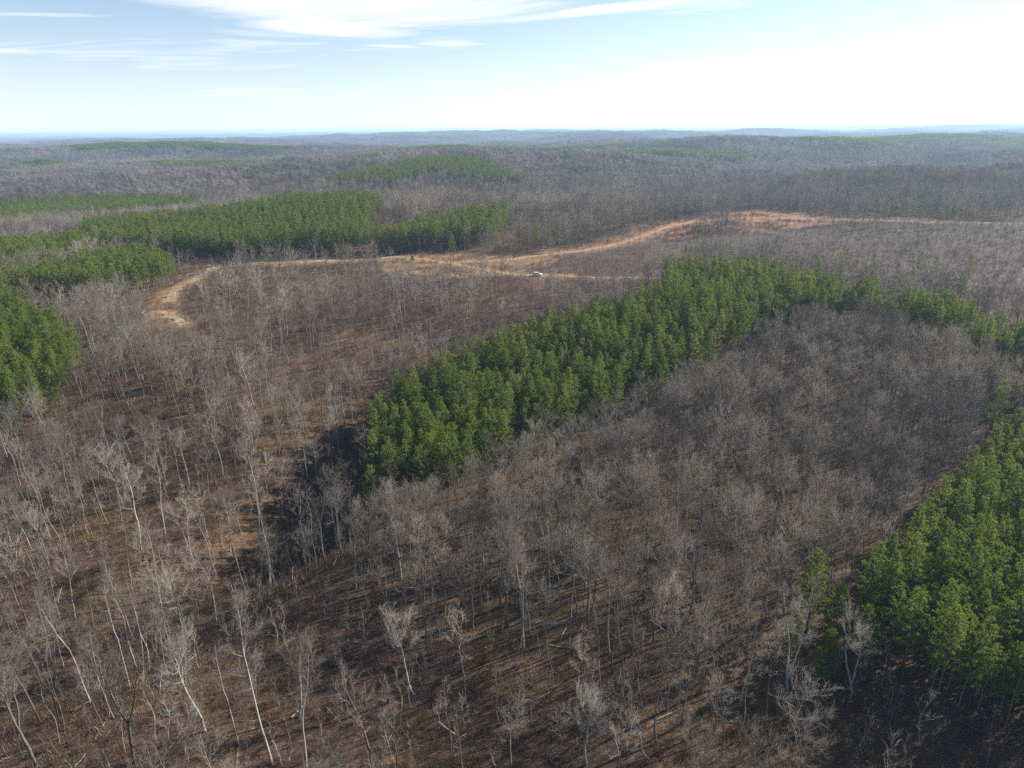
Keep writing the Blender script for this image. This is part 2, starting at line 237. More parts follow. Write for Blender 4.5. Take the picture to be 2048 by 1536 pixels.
def plain(name, col, rough=0.5, spec=0.4, metal=0.0):
    m, t = mat(name); tc = t.new('ShaderNodeTexCoord')
    n = t.noise(tc.outputs['Object'], 6.0, 3.0)
    c = t.mix(n, tuple(v*0.9 for v in col), tuple(min(1, v*1.06) for v in col)); finish(t, c, rough, spec=spec, metal=metal); return m

def bark_mat(name, stops, streak=0.25, stand=0.0):
    m, t = mat(name); oi = t.new('ShaderNodeObjectInfo'); tc = t.new('ShaderNodeTexCoord')
    base = t.ramp(oi.outputs['Random'], stops)
    if stand:      # neighbouring trees are of a kind: species patches a few hundred metres wide
        n = t.noise(oi.outputs['Location'], stand, 3.0, 0.55)
        base = t.mix(1.0, base, t.ramp(n, [(0.36, (0.66, 0.65, 0.66)), (0.5, (1.0, 0.98, 0.95)), (0.64, (1.30, 1.23, 1.12))]), 'MULTIPLY')
    n = t.noise(tc.outputs['Object'], 0.9, 4.0, 0.6)
    c = t.mix(t.math('MULTIPLY', t.math('SUBTRACT', n, 0.35, clamp=True), 2.2*streak*2, clamp=True), base, t.mix(0.55, base, (0.05, 0.045, 0.035)))
    finish(t, c, 0.95, spec=0.1); return m

def leaf_mat(name, stops, trans=0.25):
    m, t = mat(name); oi = t.new('ShaderNodeObjectInfo'); tc = t.new('ShaderNodeTexCoord')
    base = t.ramp(oi.outputs['Random'], stops)
    n = t.noise(tc.outputs['Object'], 1.1, 3.0, 0.6)
    c = t.mix(n, t.mix(0.35, base, (0.040, 0.060, 0.014)), t.mix(0.25, base, (0.21, 0.22, 0.05)))
    finish(t, c, trans=trans); return m

M = {}
M['bark'] = bark_mat('hardwood_bark', [(0.0, (0.064, 0.054, 0.045)), (0.35, (0.121, 0.106, 0.092)), (0.7, (0.174, 0.156, 0.137)), (1.0, (0.269, 0.250, 0.221))])
M['twig'] = bark_mat('hardwood_twigs', [(0.0, (0.094, 0.080, 0.066)), (0.4, (0.138, 0.121, 0.102)), (0.75, (0.172, 0.154, 0.134)), (1.0, (0.236, 0.215, 0.192))], 0.1, stand=0.022)
M['far_twig'] = bark_mat('far_hardwood_twigs', [(0.0, (0.086, 0.081, 0.077)), (0.5, (0.110, 0.106, 0.101)), (1.0, (0.134, 0.128, 0.124))], 0.05, stand=0.0042)
M['pale_twig'] = bark_mat('pale_twigs', [(0.0, (0.192, 0.176, 0.155)), (1.0, (0.221, 0.204, 0.178))], 0.1)
M['pale_bark'] = bark_mat('pale_bark', [(0.0, (0.243, 0.232, 0.211)), (1.0, (0.302, 0.292, 0.270))], 0.15)
M['brush'] = bark_mat('brush_twigs', [(0.0, (0.047, 0.026, 0.019)), (0.4, (0.074, 0.044, 0.033)), (0.75, (0.100, 0.067, 0.053)), (1.0, (0.116, 0.086, 0.071))], 0.1, stand=0.03)
M['rust'] = leaf_mat('dead_oak_leaves', [(0.0, (0.20, 0.085, 0.035)), (1.0, (0.30, 0.15, 0.07))], 0.2)
M['needle'] = leaf_mat('pine_needles', [(0.0, (0.118, 0.190, 0.033)), (0.5, (0.168, 0.235, 0.039)), (0.9, (0.217, 0.264, 0.043)), (1.0, (0.274, 0.271, 0.069))], 0.38)
M['cedar'] = leaf_mat('cedar_needles', [(0.0, (0.020, 0.034, 0.014)), (1.0, (0.028, 0.045, 0.016))], 0.1)
M['pine_bark'] = bark_mat('pine_bark', [(0.0, (0.096, 0.068, 0.052)), (1.0, (0.176, 0.136, 0.112))])
M['log'] = bark_mat('weathered_log', [(0.0, (0.158, 0.142, 0.121)), (0.6, (0.252, 0.237, 0.210)), (1.0, (0.326, 0.304, 0.273))], 0.2)
M['cutwood'] = bark_mat('cut_wood', [(0.0, (0.303, 0.220, 0.132)), (1.0, (0.341, 0.264, 0.165))], 0.1)
M['grass'] = leaf_mat('dry_grass', [(0.0, (0.225, 0.150, 0.075)), (1.0, (0.338, 0.244, 0.131))], 0.2)

def ground_mat():
    m, t = mat('leaf_litter_ground'); tc = t.new('ShaderNodeTexCoord'); O = tc.outputs['Object']
    at = t.new('ShaderNodeVertexColor', layer_name='zone'); sp = t.new('ShaderNodeSeparateColor', ins={0: at.outputs[0]})
    n60 = t.noise(O, 0.018, 4.0, 0.6); n8 = t.noise(O, 0.11, 4.0, 0.6); n1 = t.noise(O, 0.9, 5.0, 0.65); nf = t.noise(O, 4.5, 3.0, 0.6)
    lit = t.ramp(n1, [(0.36, (0.041, 0.027, 0.016)), (0.5, (0.079, 0.052, 0.030)), (0.66, (0.127, 0.086, 0.052))])
    warm = t.ramp(n8, [(0.3, (0.053, 0.033, 0.020)), (0.55, (0.096, 0.058, 0.030)), (0.75, (0.146, 0.094, 0.048))])
    c = t.mix(0.35, lit, warm)
    c = t.mix(t.math('MULTIPLY', t.math('SUBTRACT', n60, 0.5, clamp=True), 2.2, clamp=True), c, (0.132, 0.082, 0.039))
    c = t.mix(t.math('MULTIPLY', t.math('SUBTRACT', nf, 0.45, clamp=True), 1.4, clamp=True), c, (0.146, 0.102, 0.061))
    tan = t.ramp(n1, [(0.3, (0.162, 0.096, 0.049)), (0.7, (0.283, 0.180, 0.096))])
    red = t.ramp(t.math('ADD', t.math('MULTIPLY', n1, 0.5), t.math('MULTIPLY', n8, 0.5)), [(0.35, (0.098, 0.060, 0.040)), (0.52, (0.191, 0.100, 0.056)), (0.7, (0.231, 0.147, 0.088))])
    c = t.mix(t.math('MULTIPLY', sp.outputs[0], t.ramp(n8, [(0.35, 0.25), (0.6, 1.0)])), c, tan)
    c = t.mix(t.math('MULTIPLY', sp.outputs[1], t.ramp(n8, [(0.3, 0.35), (0.55, 1.0)])), c, red)
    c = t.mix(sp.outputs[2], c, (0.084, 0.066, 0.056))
    c = t.mix(t.math('MULTIPLY', at.outputs['Alpha'], 0.8), c, t.ramp(n1, [(0.3, (0.041, 0.027, 0.021)), (0.7, (0.094, 0.060, 0.046))]))
    h = t.math('ADD', n1, t.math('MULTIPLY', nf, 0.35))
    finish(t, c, 0.95, bump=h, bump_d=0.35, spec=0.08); return m
M['ground'] = ground_mat()

def road_mat():
    m, t = mat('tan_dirt_road'); tc = t.new('ShaderNodeTexCoord'); O = tc.outputs['Object']
    n = t.noise(O, 0.25, 5.0, 0.6); n2 = t.noise(O, 1.6, 4.0, 0.6)
    c = t.ramp(t.math('ADD', t.math('MULTIPLY', n, 0.6), t.math('MULTIPLY', n2, 0.4)), [(0.3, (0.140, 0.093, 0.054)), (0.5, (0.234, 0.165, 0.097)), (0.7, (0.290, 0.224, 0.145))])
    finish(t, c, 0.95, bump=n2, bump_d=0.12, spec=0.08); return m
M['road'] = road_mat()

# ------------------------------------------------------------------ mesh helpers
def tri_mesh(name, V, T, mats, midx=None, smooth=True):
    V = np.asarray(V, np.float32); T = np.asarray(T, np.int32)
    me = bpy.data.meshes.new(name)
    me.vertices.add(len(V)); me.vertices.foreach_set('co', V.ravel())
    me.loops.add(T.size); me.loops.foreach_set('vertex_index', T.ravel())
    me.polygons.add(len(T)); me.polygons.foreach_set('loop_start', np.arange(0, T.size, 3, dtype=np.int32))
    me.polygons.foreach_set('loop_total', np.full(len(T), 3, np.int32))
    for q in mats: me.materials.append(q)
    if midx is not None: me.polygons.foreach_set('material_index', np.asarray(midx, np.int32))
    me.polygons.foreach_set('use_smooth', np.full(len(T), bool(smooth)))
    me.update(calc_edges=True); return me

class Geo:
    """collects tubes, twigs and blades; kept as numpy batches with a material slot each"""
    def __init__(s): s.V = []; s.T = []; s.Mi = []; s.n = 0
    def add(s, V, T, mi=0):
        s.V.append(V); s.T.append(T+s.n); s.Mi.append(np.full(len(T), mi, np.int32)); s.n += len(V)
    def tube(s, pts, rad, ns=6, mi=0):
        pts = np.asarray(pts, float); n = len(pts)
        tg = np.gradient(pts, axis=0); tg /= np.linalg.norm(tg, axis=1)[:, None]+1e-9
        ref = np.where(np.abs(tg[:, 2:3]) > 0.9, np.array([[1.0, 0, 0]]), np.array([[0, 0, 1.0]]))
        u = np.cross(tg, ref); u /= np.linalg.norm(u, axis=1)[:, None]+1e-9; v = np.cross(tg, u)
        a = np.arange(ns)*2*math.pi/ns
        V = pts[:, None, :]+np.asarray(rad)[:, None, None]*(np.cos(a)[None, :, None]*u[:, None, :]+np.sin(a)[None, :, None]*v[:, None, :])
        V = V.reshape(-1, 3); T = []
        i = np.arange(n-1)[:, None]*ns; j = np.arange(ns)[None, :]; k = (j+1) % ns
        A = (i+j).ravel(); B = (i+k).ravel(); C = (i+ns+k).ravel(); D = (i+ns+j).ravel()
        T = np.concatenate([np.stack([A, B, C], 1), np.stack([A, C, D], 1)]); s.add(V, T, mi)
    def cap(s, c, r, nrm, ns=8, mi=0):
        nrm = np.asarray(nrm, float); nrm /= np.linalg.norm(nrm); ref = np.array([1.0, 0, 0]) if abs(nrm[2]) > .9 else np.array([0, 0, 1.0])
        u = np.cross(nrm, ref); u /= np.linalg.norm(u); v = np.cross(nrm, u); a = np.arange(ns)*2*math.pi/ns
        V = np.concatenate([[c], np.asarray(c)+r*(np.cos(a)[:, None]*u+np.sin(a)[:, None]*v)])
        T = np.array([[0, 1+k, 1+(k+1) % ns] for k in range(ns)]); s.add(V, T, mi)
    def cones(s, P, Q, R, mi=0, rt=0.0):
        """many thin three-sided twigs from P to Q, base radius R, ending in a point"""
        P = np.asarray(P, float); Q = np.asarray(Q, float); R = np.asarray(R, float); n = len(P)
        if n == 0: return
        d = Q-P; L = np.linalg.norm(d, axis=1)[:, None]+1e-9; d = d/L
        ref = np.where(np.abs(d[:, 2:3]) > 0.9, np.array([[1.0, 0, 0]]), np.array([[0, 0, 1.0]]))
        u = np.cross(d, ref); u /= np.linalg.norm(u, axis=1)[:, None]+1e-9; v = np.cross(d, u)
        V = np.empty((n, 4, 3))
        for k in range(3):
            a = k*2*math.pi/3; V[:, k] = P+R[:, None]*(math.cos(a)*u+math.sin(a)*v)
        V[:, 3] = Q
        T = np.array([[0, 1, 3], [1, 2, 3], [2, 0, 3]])[None]+4*np.arange(n)[:, None, None]
        s.add(V.reshape(-1, 3), T.reshape(-1, 3), mi)
    def prisms(s, P, Q, R0, R1, mi=0):
        P = np.asarray(P, float); Q = np.asarray(Q, float); n = len(P)
        if n == 0: return
        d = Q-P; d = d/(np.linalg.norm(d, axis=1)[:, None]+1e-9)
        ref = np.where(np.abs(d[:, 2:3]) > 0.9, np.array([[1.0, 0, 0]]), np.array([[0, 0, 1.0]]))
        u = np.cross(d, ref); u /= np.linalg.norm(u, axis=1)[:, None]+1e-9; v = np.cross(d, u)
        V = np.empty((n, 6, 3))
        for k in range(3):
            a = k*2*math.pi/3; o = math.cos(a)*u+math.sin(a)*v
            V[:, k] = P+np.asarray(R0)[:, None]*o; V[:, k+3] = Q+np.asarray(R1)[:, None]*o
        T = np.array([[0, 1, 4], [0, 4, 3], [1, 2, 5], [1, 5, 4], [2, 0, 3], [2, 3, 5]])[None]+6*np.arange(n)[:, None, None]
        s.add(V.reshape(-1, 3), T.reshape(-1, 3), mi)
    def blades(s, P, D, L, W, rng, mi=0, N=None):
        """needle sprays: thin diamonds from P along D"""
        n = len(P); D = D/(np.linalg.norm(D, axis=1)[:, None]+1e-9)
        r = rng.normal(size=(n, 3)) if N is None else N+rng.normal(0, .55, (n, 3)); u = np.cross(D, r); u /= np.linalg.norm(u, axis=1)[:, None]+1e-9
        V = np.empty((n, 4, 3)); L = L[:, None]; W = W[:, None]
        V[:, 0] = P; V[:, 1] = P+D*L*0.55+u*W; V[:, 2] = P+D*L; V[:, 3] = P+D*L*0.55-u*W
        T = np.array([[0, 1, 2], [0, 2, 3]])[None]+4*np.arange(n)[:, None, None]
        s.add(V.reshape(-1, 3), T.reshape(-1, 3), mi)
    def mesh(s, name, mats, smooth=True):
        return tri_mesh(name, np.concatenate(s.V), np.concatenate(s.T), mats, np.concatenate(s.Mi), smooth)
    def count(s): return sum(len(t) for t in s.T)

def tag(o, label=None, cat=None, group=None, kind=None):
    if label: o['label'] = label
    if cat: o['category'] = cat
    if group: o['group'] = group
    if kind: o['kind'] = kind
    return o
def link(name, me, parent=None):
    o = bpy.data.objects.new(name, me); COL.objects.link(o)
    if parent is not None: o.parent = parent
    return o
def empty(name, loc=(0, 0, 0), rz=0.0, sc=1.0):
    o = bpy.data.objects.new(name, None); COL.objects.link(o); o.location = loc; o.rotation_euler = (0, 0, rz); o.scale = (sc, sc, sc)
    o.empty_display_size = 0.5; return o

# ------------------------------------------------------------------ ground sheet out to the horizon, dirt tracks
def make_ground():
    ang = np.concatenate([np.arange(-180, -50, 4.0), np.arange(-50, 50.01, 0.35), np.arange(54, 180, 4.0)])
    ang = np.radians(ang)
    rr = [0.0, 4.0, 8.0]
    while rr[-1] < 900: rr.append(rr[-1]*1.01+0.05)
    while rr[-1] < 36000: rr.append(rr[-1]*1.025)
    r = np.array(rr); A, R = np.meshgrid(ang, r); X = R*np.sin(A); Y = R*np.cos(A); Z = H(X, Y)
    na, nr = len(ang), len(r); V = np.stack([X, Y, Z], -1).reshape(-1, 3)
    i = (np.arange(nr-1)[:, None]*na); j = np.arange(na)[None]; k = (j+1) % na
    a = (i+j).ravel(); b = (i+k).ravel(); c = (i+na+k).ravel(); d = (i+na+j).ravel()
    T = np.concatenate([np.stack([a, c, b], 1), np.stack([a, d, c], 1)])
    me = tri_mesh('ground', V, T, [M['ground']])
    x, y = V[:, 0], V[:, 1]; D = np.hypot(x, y)
    rd = roaddist(x, y); wob = 6*(fbm(x/18, y/18, 77, 2)-0.5)
    tan = np.clip(1-(rd+wob-3)/7, 0, 1)*(D < 900)
    tan = np.maximum(tan, inpoly(x+wob*2, y+wob*2, TAN)*0.9)
    red = inpoly(x+wob*4, y+wob*4, CLEAR)*sstep(.36, .62, fbm(x/26, y/26, 81, 3)+.10)
    red = np.maximum(red, np.clip(1.6-(segdist(x, y, RIDGE)+wob*1.5)/9, 0, 1)*(D < 900)*sstep(430, 470, y))
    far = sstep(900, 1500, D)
    fld = np.zeros(len(x))
    for P in FIELDS: fld = np.maximum(fld, inpoly(x, y, P)*1.0)
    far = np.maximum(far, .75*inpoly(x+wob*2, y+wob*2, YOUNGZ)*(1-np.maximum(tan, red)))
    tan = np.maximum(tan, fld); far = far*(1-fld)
    duff = sstep(.46, .62, fbm(x/22, y/22, 95, 2)+.16*inpoly(x, y, LOGGED)+.07*(D < 150))*(1-np.maximum(tan, red))*(D < 900)*(1-.5*inpoly(x, y, DENSE))
    ca = me.color_attributes.new('zone', 'FLOAT_COLOR', 'POINT')
    ca.data.foreach_set('color', np.stack([tan, red, far, duff], 1).astype(np.float32).ravel())
    o = link('ground', me); o['kind'] = 'structure'
    return Z.min(), Z.max()
ZMIN, ZMAX = make_ground()

def resample(P, step):
    P = np.array(P, float)
    for _ in range(2):     # corner cutting keeps the bends soft
        Q = [P[0]]
        for a, b in zip(P[:-1], P[1:]): Q += [a*0.75+b*0.25, a*0.25+b*0.75]
        P = np.array(Q+[P[-1]])
    s = np.concatenate([[0], np.cumsum(np.linalg.norm(np.diff(P, axis=0), axis=1))]); n = max(2, int(s[-1]/step))
    q = np.linspace(0, s[-1], n); return np.stack([np.interp(q, s, P[:, 0]), np.interp(q, s, P[:, 1])], 1)

def make_road(name, P, w, lift, seed):
    C = resample(P, 1.5); t = np.gradient(C, axis=0); t /= np.linalg.norm(t, axis=1)[:, None]; n = np.stack([-t[:, 1], t[:, 0]], 1)
    s = np.arange(len(C))*1.5; cols = []
    offs = (-1, -0.62, -0.4, 0, 0.4, 0.62, 1)
    for o_ in offs:
        k = w*o_*(1+(1.1*(vnoise(s/2.6, s*0+o_*3, seed)-0.5)+.5*(vnoise(s/9.0, s*0+o_*3, seed+9)-.5))*(abs(o_) > .9)+0.8*(vnoise(s/22.0, s*0, seed+5)-0.4))
        q = C+n*k[:, None]; rut = -0.10*(abs(abs(o_)-0.4) < 0.01); z = H(q[:, 0], q[:, 1])+lift+(0.0 if abs(o_) < .9 else -lift*0.8)+rut
        cols.append(np.column_stack([q, z]))
    V = np.stack(cols, 1).reshape(-1, 3); m = len(offs); i = np.arange(len(C)-1)[:, None]*m; j = np.arange(m-1)[None]
    a = (i+j).ravel(); b = (i+j+1).ravel(); c = (i+m+j+1).ravel(); d = (i+m+j).ravel()
    T = np.concatenate([np.stack([a, c, b], 1), np.stack([a, d, c], 1)])
    o = link(name, tri_mesh(name, V, T, [M['road']])); o['kind'] = 'structure'
    return o
for k, (nm, P, w) in enumerate((('dirt_road', MAIN, 2.0), ('ridge_track', RIDGE, 1.6), ('spur_track', SPUR, 2.7), ('skid_trail', STUB, 2.2))):
    make_road(nm, P, w, 0.20+0.02*k, 300+k)

# ------------------------------------------------------------------ trees
def rotv(v, ax, a):
    ax = ax/(np.linalg.norm(ax)+1e-9); return v*math.cos(a)+np.cross(ax, v)*math.sin(a)+ax*np.dot(ax, v)*(1-math.cos(a))
UP = np.array([0, 0, 1.0])

def path(p, d, L, n, rng, up=0.12, jit=0.16):
    pts = [p]; d = d/np.linalg.norm(d)
    for k in range(n):
        d = d+UP*up+rng.normal(0, jit, 3); d /= np.linalg.norm(d); p = p+d*L/n; pts.append(p)
    return np.array(pts)

def bare_tree(seed, Ht=22.0, cs=0.45, cr=4.0, nl=15, r0=0.26, lod=0, lean=(0, 0), fork=None, crook=0.12, dens=1.0, trunk=None, crown=None, mats=(0, 1), twr=1.0, origin=(0, 0, 0)):
    """bare hardwood: stem (or two), limbs, branches, twigs. Returns trunk Geo, crown Geo."""
    rng = np.random.RandomState(seed)
    tr = trunk or Geo(); cr_ = crown or Geo()
    origin = np.array(origin, float)
    leaders = []
    def stem(p0, z0, z1, d0, ra, rb, n):
        pts = [np.array(p0, float)]; off = rng.normal(0, crook, 2)
        for k in range(1, n+1):
            off = off*0.6+rng.normal(0, crook, 2)
            st = (z1-z0)/n
            pts.append(pts[-1]+np.array([d0[0]*st+off[0], d0[1]*st+off[1], st]))
        t = np.linspace(0, 1, n+1); rad = rb+(ra-rb)*(1-t)**0.85
        return np.array(pts), rad
    ns = 7 if lod == 0 else 4
    if fork:
        fh = fork*Ht; b, rb = stem((0, 0, -0.5), -0.5, fh, lean, r0*1.1, r0*0.8, 5); tr.tube(b+origin, rb, ns, mats[0])
        az = rng.uniform(0, 6.28)
        for s_ in (0, 1):
            a = az+math.pi*s_; dv = (lean[0]+0.22*math.cos(a), lean[1]+0.22*math.sin(a))
            top = Ht*(1.0 if s_ == 0 else rng.uniform(.86, .97))
            l, rl = stem(b[-1], fh, top, dv, r0*0.66, 0.025, 9); tr.tube(l+origin, rl, ns, mats[0]); leaders.append((l, rl, fork))
    else:
        l, rl = stem((0, 0, -0.5), -0.5, Ht, lean, r0, 0.02, 12); rl[0] *= 1.35; tr.tube(l+origin, rl, ns, mats[0]); leaders.append((l, rl, 0.0))
    P1, Q1, R1 = [], [], []   # twigs
    PB, QB, RB0, RB1 = [], [], [], []
    for l, rl, base in leaders:
        zs = l[:, 2]; n_l = nl if not fork else max(6, int(nl*0.6)); az = rng.uniform(0, 6.28)
        c0 = max(cs, base+0.08)
        for k in range(n_l):
            f = (k+rng.uniform(0, .8))/n_l; hz = Ht*(c0+(0.985-c0)*f**0.9); hz = min(hz, zs[-1]-0.1)
            p = np.array([np.interp(hz, zs, l[:, i]) for i in range(3)]); rt = np.interp(hz, zs, rl)
            az += 2.4+rng.uniform(-.5, .5); th = math.radians(66-36*f+rng.uniform(-12, 12))
            prof = (0.65+0.55*math.sin(math.pi*min(1, f*1.15+0.12)))*(1.0-0.45*max(0, f-0.55)/0.45)
            L = cr*prof*rng.uniform(.75, 1.25)
            d = np.array([math.cos(az)*math.sin(th), math.sin(az)*math.sin(th), math.cos(th)])
            n = 5 if lod == 0 else 3
            lp = path(p, d, L, n, rng, up=0.12, jit=0.13); r = min(rt*0.6, 0.018+0.016*L)
            cr_.tube(lp+origin, np.linspace(r, 0.012 if lod == 0 else 0.02, n+1), 4 if lod == 0 else 3, mats[1])
            if lod == 2: nb = 3
            else: nb = int(max(3, L*(2.3 if lod == 0 else 1.7)*dens))
            side = rng.choice([-1, 1])
            for q in range(nb):
                g = 0.22+0.78*(q+rng.uniform(0, .9))/nb; g = min(g, 0.99); s_ = g*n; i0 = min(int(s_), n-1); bp = lp[i0]+(lp[i0+1]-lp[i0])*(s_-i0)
                bd = lp[i0+1]-lp[i0]; bd /= np.linalg.norm(bd); side = -side
                perp = np.cross(bd, UP)*side+rng.normal(0, .35, 3); bd2 = bd*math.cos(.75)+perp/(np.linalg.norm(perp)+1e-9)*math.sin(.75)+UP*0.18
                bl = max(0.7, L*(0.52-0.22*g))*rng.uniform(.7, 1.3); m = 3 if lod == 0 else 2
                b_ = path(bp, bd2, bl, m, rng, up=0.10, jit=0.2)
                rb0 = max(0.011, 0.006+0.009*bl)*(1 if lod == 0 else 1.3)
                for z in range(m):
                    PB.append(b_[z]); QB.append(b_[z+1]); RB0.append(rb0*(1-z/m)+.006); RB1.append(rb0*(1-(z+1)/m)+.006)
                nt = int(max(3, bl*(5.0 if lod == 0 else 3.0)*dens))
                for w in range(nt):
                    e = 0.15+0.85*(w+rng.uniform(0, .9))/nt; e = min(e, .99); se = e*m; j0 = min(int(se), m-1); tp = b_[j0]+(b_[j0+1]-b_[j0])*(se-j0)
                    td = b_[j0+1]-b_[j0]; td = td/(np.linalg.norm(td)+1e-9)+rng.normal(0, .5, 3)+UP*.28; td /= np.linalg.norm(td)
                    tl = rng.uniform(.45, 1.15); mid = tp+td*tl
                    P1.append(tp); Q1.append(mid); R1.append(0.0082*twr if lod == 0 else 0.0165*twr)
                    if lod == 0:
                        for _ in range(2):
                            o2 = tp+td*tl*rng.uniform(.3, .75); d2 = td+rng.normal(0, .6, 3); d2 /= np.linalg.norm(d2)
                            P1.append(o2); Q1.append(o2+d2*tl*rng.uniform(.4, .75)); R1.append(0.006*twr)
    if PB: cr_.prisms(np.array(PB)+origin, np.array(QB)+origin, np.array(RB0), np.array(RB1), mats[1])
    if P1: cr_.cones(np.array(P1)+origin, np.array(Q1)+origin, np.array(R1), mats[1])
    return tr, cr_

def pine_tree(seed, Ht=17.5, cs=0.36, cr=2.2, lod=0, trunk=None, crown=None, origin=(0, 0, 0), mats=(0, 0, 1), wh=None):
    """plantation pine: straight stem, whorled upswept branches carrying tufts of needles"""
    rng = np.random.RandomState(seed); tr = trunk or Geo(); c = crown or Geo(); origin = np.array(origin, float)
    n = 9; wob = np.cumsum(rng.normal(0, .05, (n+1, 2)), 0); z = np.linspace(-.4, Ht, n+1)
    st = np.column_stack([wob, z]); rad = 0.155*(1-np.linspace(0, 1, n+1))**.8+.012
    if lod < 2: tr.tube(st+origin, rad, 6 if lod == 0 else 4, mats[0])
    P, D, L, W = [], [], [], []
    PB, QB, RB = [], [], []
    step = (0.74, 1.0, 1.6)[lod]; hz = Ht*cs; az = rng.uniform(0, 6.28)
    bl_, bw_, nbl = ((0.44, 0.058, 13), (0.70, 0.15, 7), (1.25, 0.42, 5))[lod]
    while hz < Ht-0.3:
        f = (hz-Ht*cs)/(Ht*(1-cs)); prof = (1-f)**0.70*(0.64+0.36*min(1, f*5)); nb = (5, 4, 3)[lod]
        for q in range(nb):
            if lod < 2 and rng.rand() < .16: continue
            az += 2*math.pi/nb+rng.uniform(-.45, .45); Lb = cr*prof*rng.uniform(.62, 1.3)+0.25
            el = math.radians(8+42*f+rng.uniform(-12, 14)); d = np.array([math.cos(az)*math.cos(el), math.sin(az)*math.cos(el), math.sin(el)])
            p0 = np.array([np.interp(hz, z, st[:, 0]), np.interp(hz, z, st[:, 1]), hz+rng.uniform(-.2, .2)])
            nt = max(1, int(round(Lb/((0.42, 0.66, 1.1)[lod])))); tip = p0+d*Lb+UP*0.12*Lb
            PB.append(p0); QB.append(tip); RB.append(0.02+0.008*Lb)
            for k in range(nt):
                g = 1-0.6*k/max(1, nt) if nt > 1 else 1.0
                c0 = p0+d*Lb*g+UP*0.12*Lb*g*g+rng.normal(0, (.14, .2, .3)[lod], 3)
                for b in range(nbl):
                    dv = d*0.75+UP*0.55+rng.normal(0, .75, 3); P.append(c0+rng.normal(0, .05, 3)); D.append(dv); L.append(bl_*rng.uniform(.7, 1.25)); W.append(bw_*rng.uniform(.7, 1.3))
        hz += step*rng.uniform(.8, 1.2)
    for b in range((14, 8, 4)[lod]):     # leader
        P.append(np.array([st[-1, 0], st[-1, 1], Ht-rng.uniform(0, .8)])); D.append(UP*1.3+rng.normal(0, .5, 3)); L.append(bl_*1.0); W.append(bw_*.8)
    if lod == 0:       # dead lower branches under the live crown
        for k in range(16):
            hz = Ht*rng.uniform(.12, cs); a = rng.uniform(0, 6.28); p0 = np.array([np.interp(hz, z, st[:, 0]), np.interp(hz, z, st[:, 1]), hz])
            PB.append(p0); QB.append(p0+np.array([math.cos(a), math.sin(a), rng.uniform(-.2, .3)])*rng.uniform(.6, 1.6)); RB.append(.018)
    if lod < 2: c.cones(np.array(PB)+origin, np.array(QB)+origin, np.array(RB), mats[1])
    P = np.array(P); N = np.column_stack([.55*P[:, :2]/(np.linalg.norm(P[:, :2], axis=1)[:, None]+.3), np.full(len(P), .85)])
    c.blades(P+origin, np.array(D), np.array(L), np.array(W), rng, mats[2], N)
    return tr, c

def look_hard(cs, cr, r0, fk):
    return 'forked' if fk else 'slender' if r0 < .135 else 'wide-crowned' if cr >= 4.3 else 'high-crowned' if cs >= .55 else 'narrow-crowned' if cr < 3.4 else 'upright'
class Kind:
    """a tree shape: split meshes for single trees, one joined mesh for the massed rest"""
    def __init__(s, name, tr, cr, tmats, cmats, ht):
        s.trunk = tr.mesh(name+'_trunk', tmats); s.crown = cr.mesh(name+'_crown', cmats, True); s.ht = ht
        g = Geo(); n = len(tmats)
        for V, T, m in zip(tr.V, tr.T, tr.Mi): pass
        s.name = name
        V = np.concatenate(tr.V+cr.V); T = np.concatenate([np.concatenate(tr.T), np.concatenate(cr.T)+tr.n]); mi = np.concatenate([np.concatenate(tr.Mi), np.concatenate(cr.Mi)+n])
        s.joined = tri_mesh(name, V, T, tmats+cmats, mi)
BARE = []      # near hardwoods of the closed woods
spec = [(24, .50, 4.4, 16, .22, None), (25, .55, 3.9, 15, .23, None), (22, .46, 4.9, 17, .22, None), (26, .58, 4.2, 15, .25, None), (21, .42, 4.6, 16, .2, .36), (24, .52, 3.5, 14, .18, None), (20, .5, 3.5, 13, .15, None), (25, .48, 5.0, 18, .27, .45),
        (19, .38, 4.4, 15, .19, .28), (23, .60, 4.6, 14, .2, None), (18, .45, 3.2, 12, .13, None), (22, .4, 5.3, 18, .26, None)]
for k, (h_, cs, cr, nl, r0, fk) in enumerate(spec):
    rng = np.random.RandomState(900+k)
    tr, cr_ = bare_tree(100+k, h_, cs, cr, nl, r0, 0, lean=rng.normal(0, .025, 2), fork=fk, dens=.98)
    BARE.append(Kind('hardwood_shape', tr, cr_, [M['bark']], [M['twig'], M['twig']], h_)); BARE[-1].look = look_hard(cs, cr, r0, fk)
THIN = []      # thin, drawn-up trees left on the logged slopes
for k, (h_, cs, cr, nl, r0) in enumerate([(21, .52, 3.1, 13, .17), (23, .60, 2.8, 12, .18), (18, .45, 3.3, 13, .14), (20, .40, 4.1, 15, .19), (16, .45, 2.4, 11, .11), (13, .35, 2.6, 11, .10), (22, .48, 3.6, 14, .2), (24, .66, 2.2, 9, .17), (19, .5, 2.0, 8, .13)]):
    rng = np.random.RandomState(950+k)
    tr, cr_ = bare_tree(140+k, h_, cs, cr, nl, r0, 0, lean=rng.normal(0, .05, 2), crook=.15, dens=1.05, twr=1.2)
    THIN.append(Kind('thin_hardwood_shape', tr, cr_, [M['bark']], [M['twig'], M['twig']], h_)); THIN[-1].look = look_hard(cs, cr, r0, None)
PINE = []
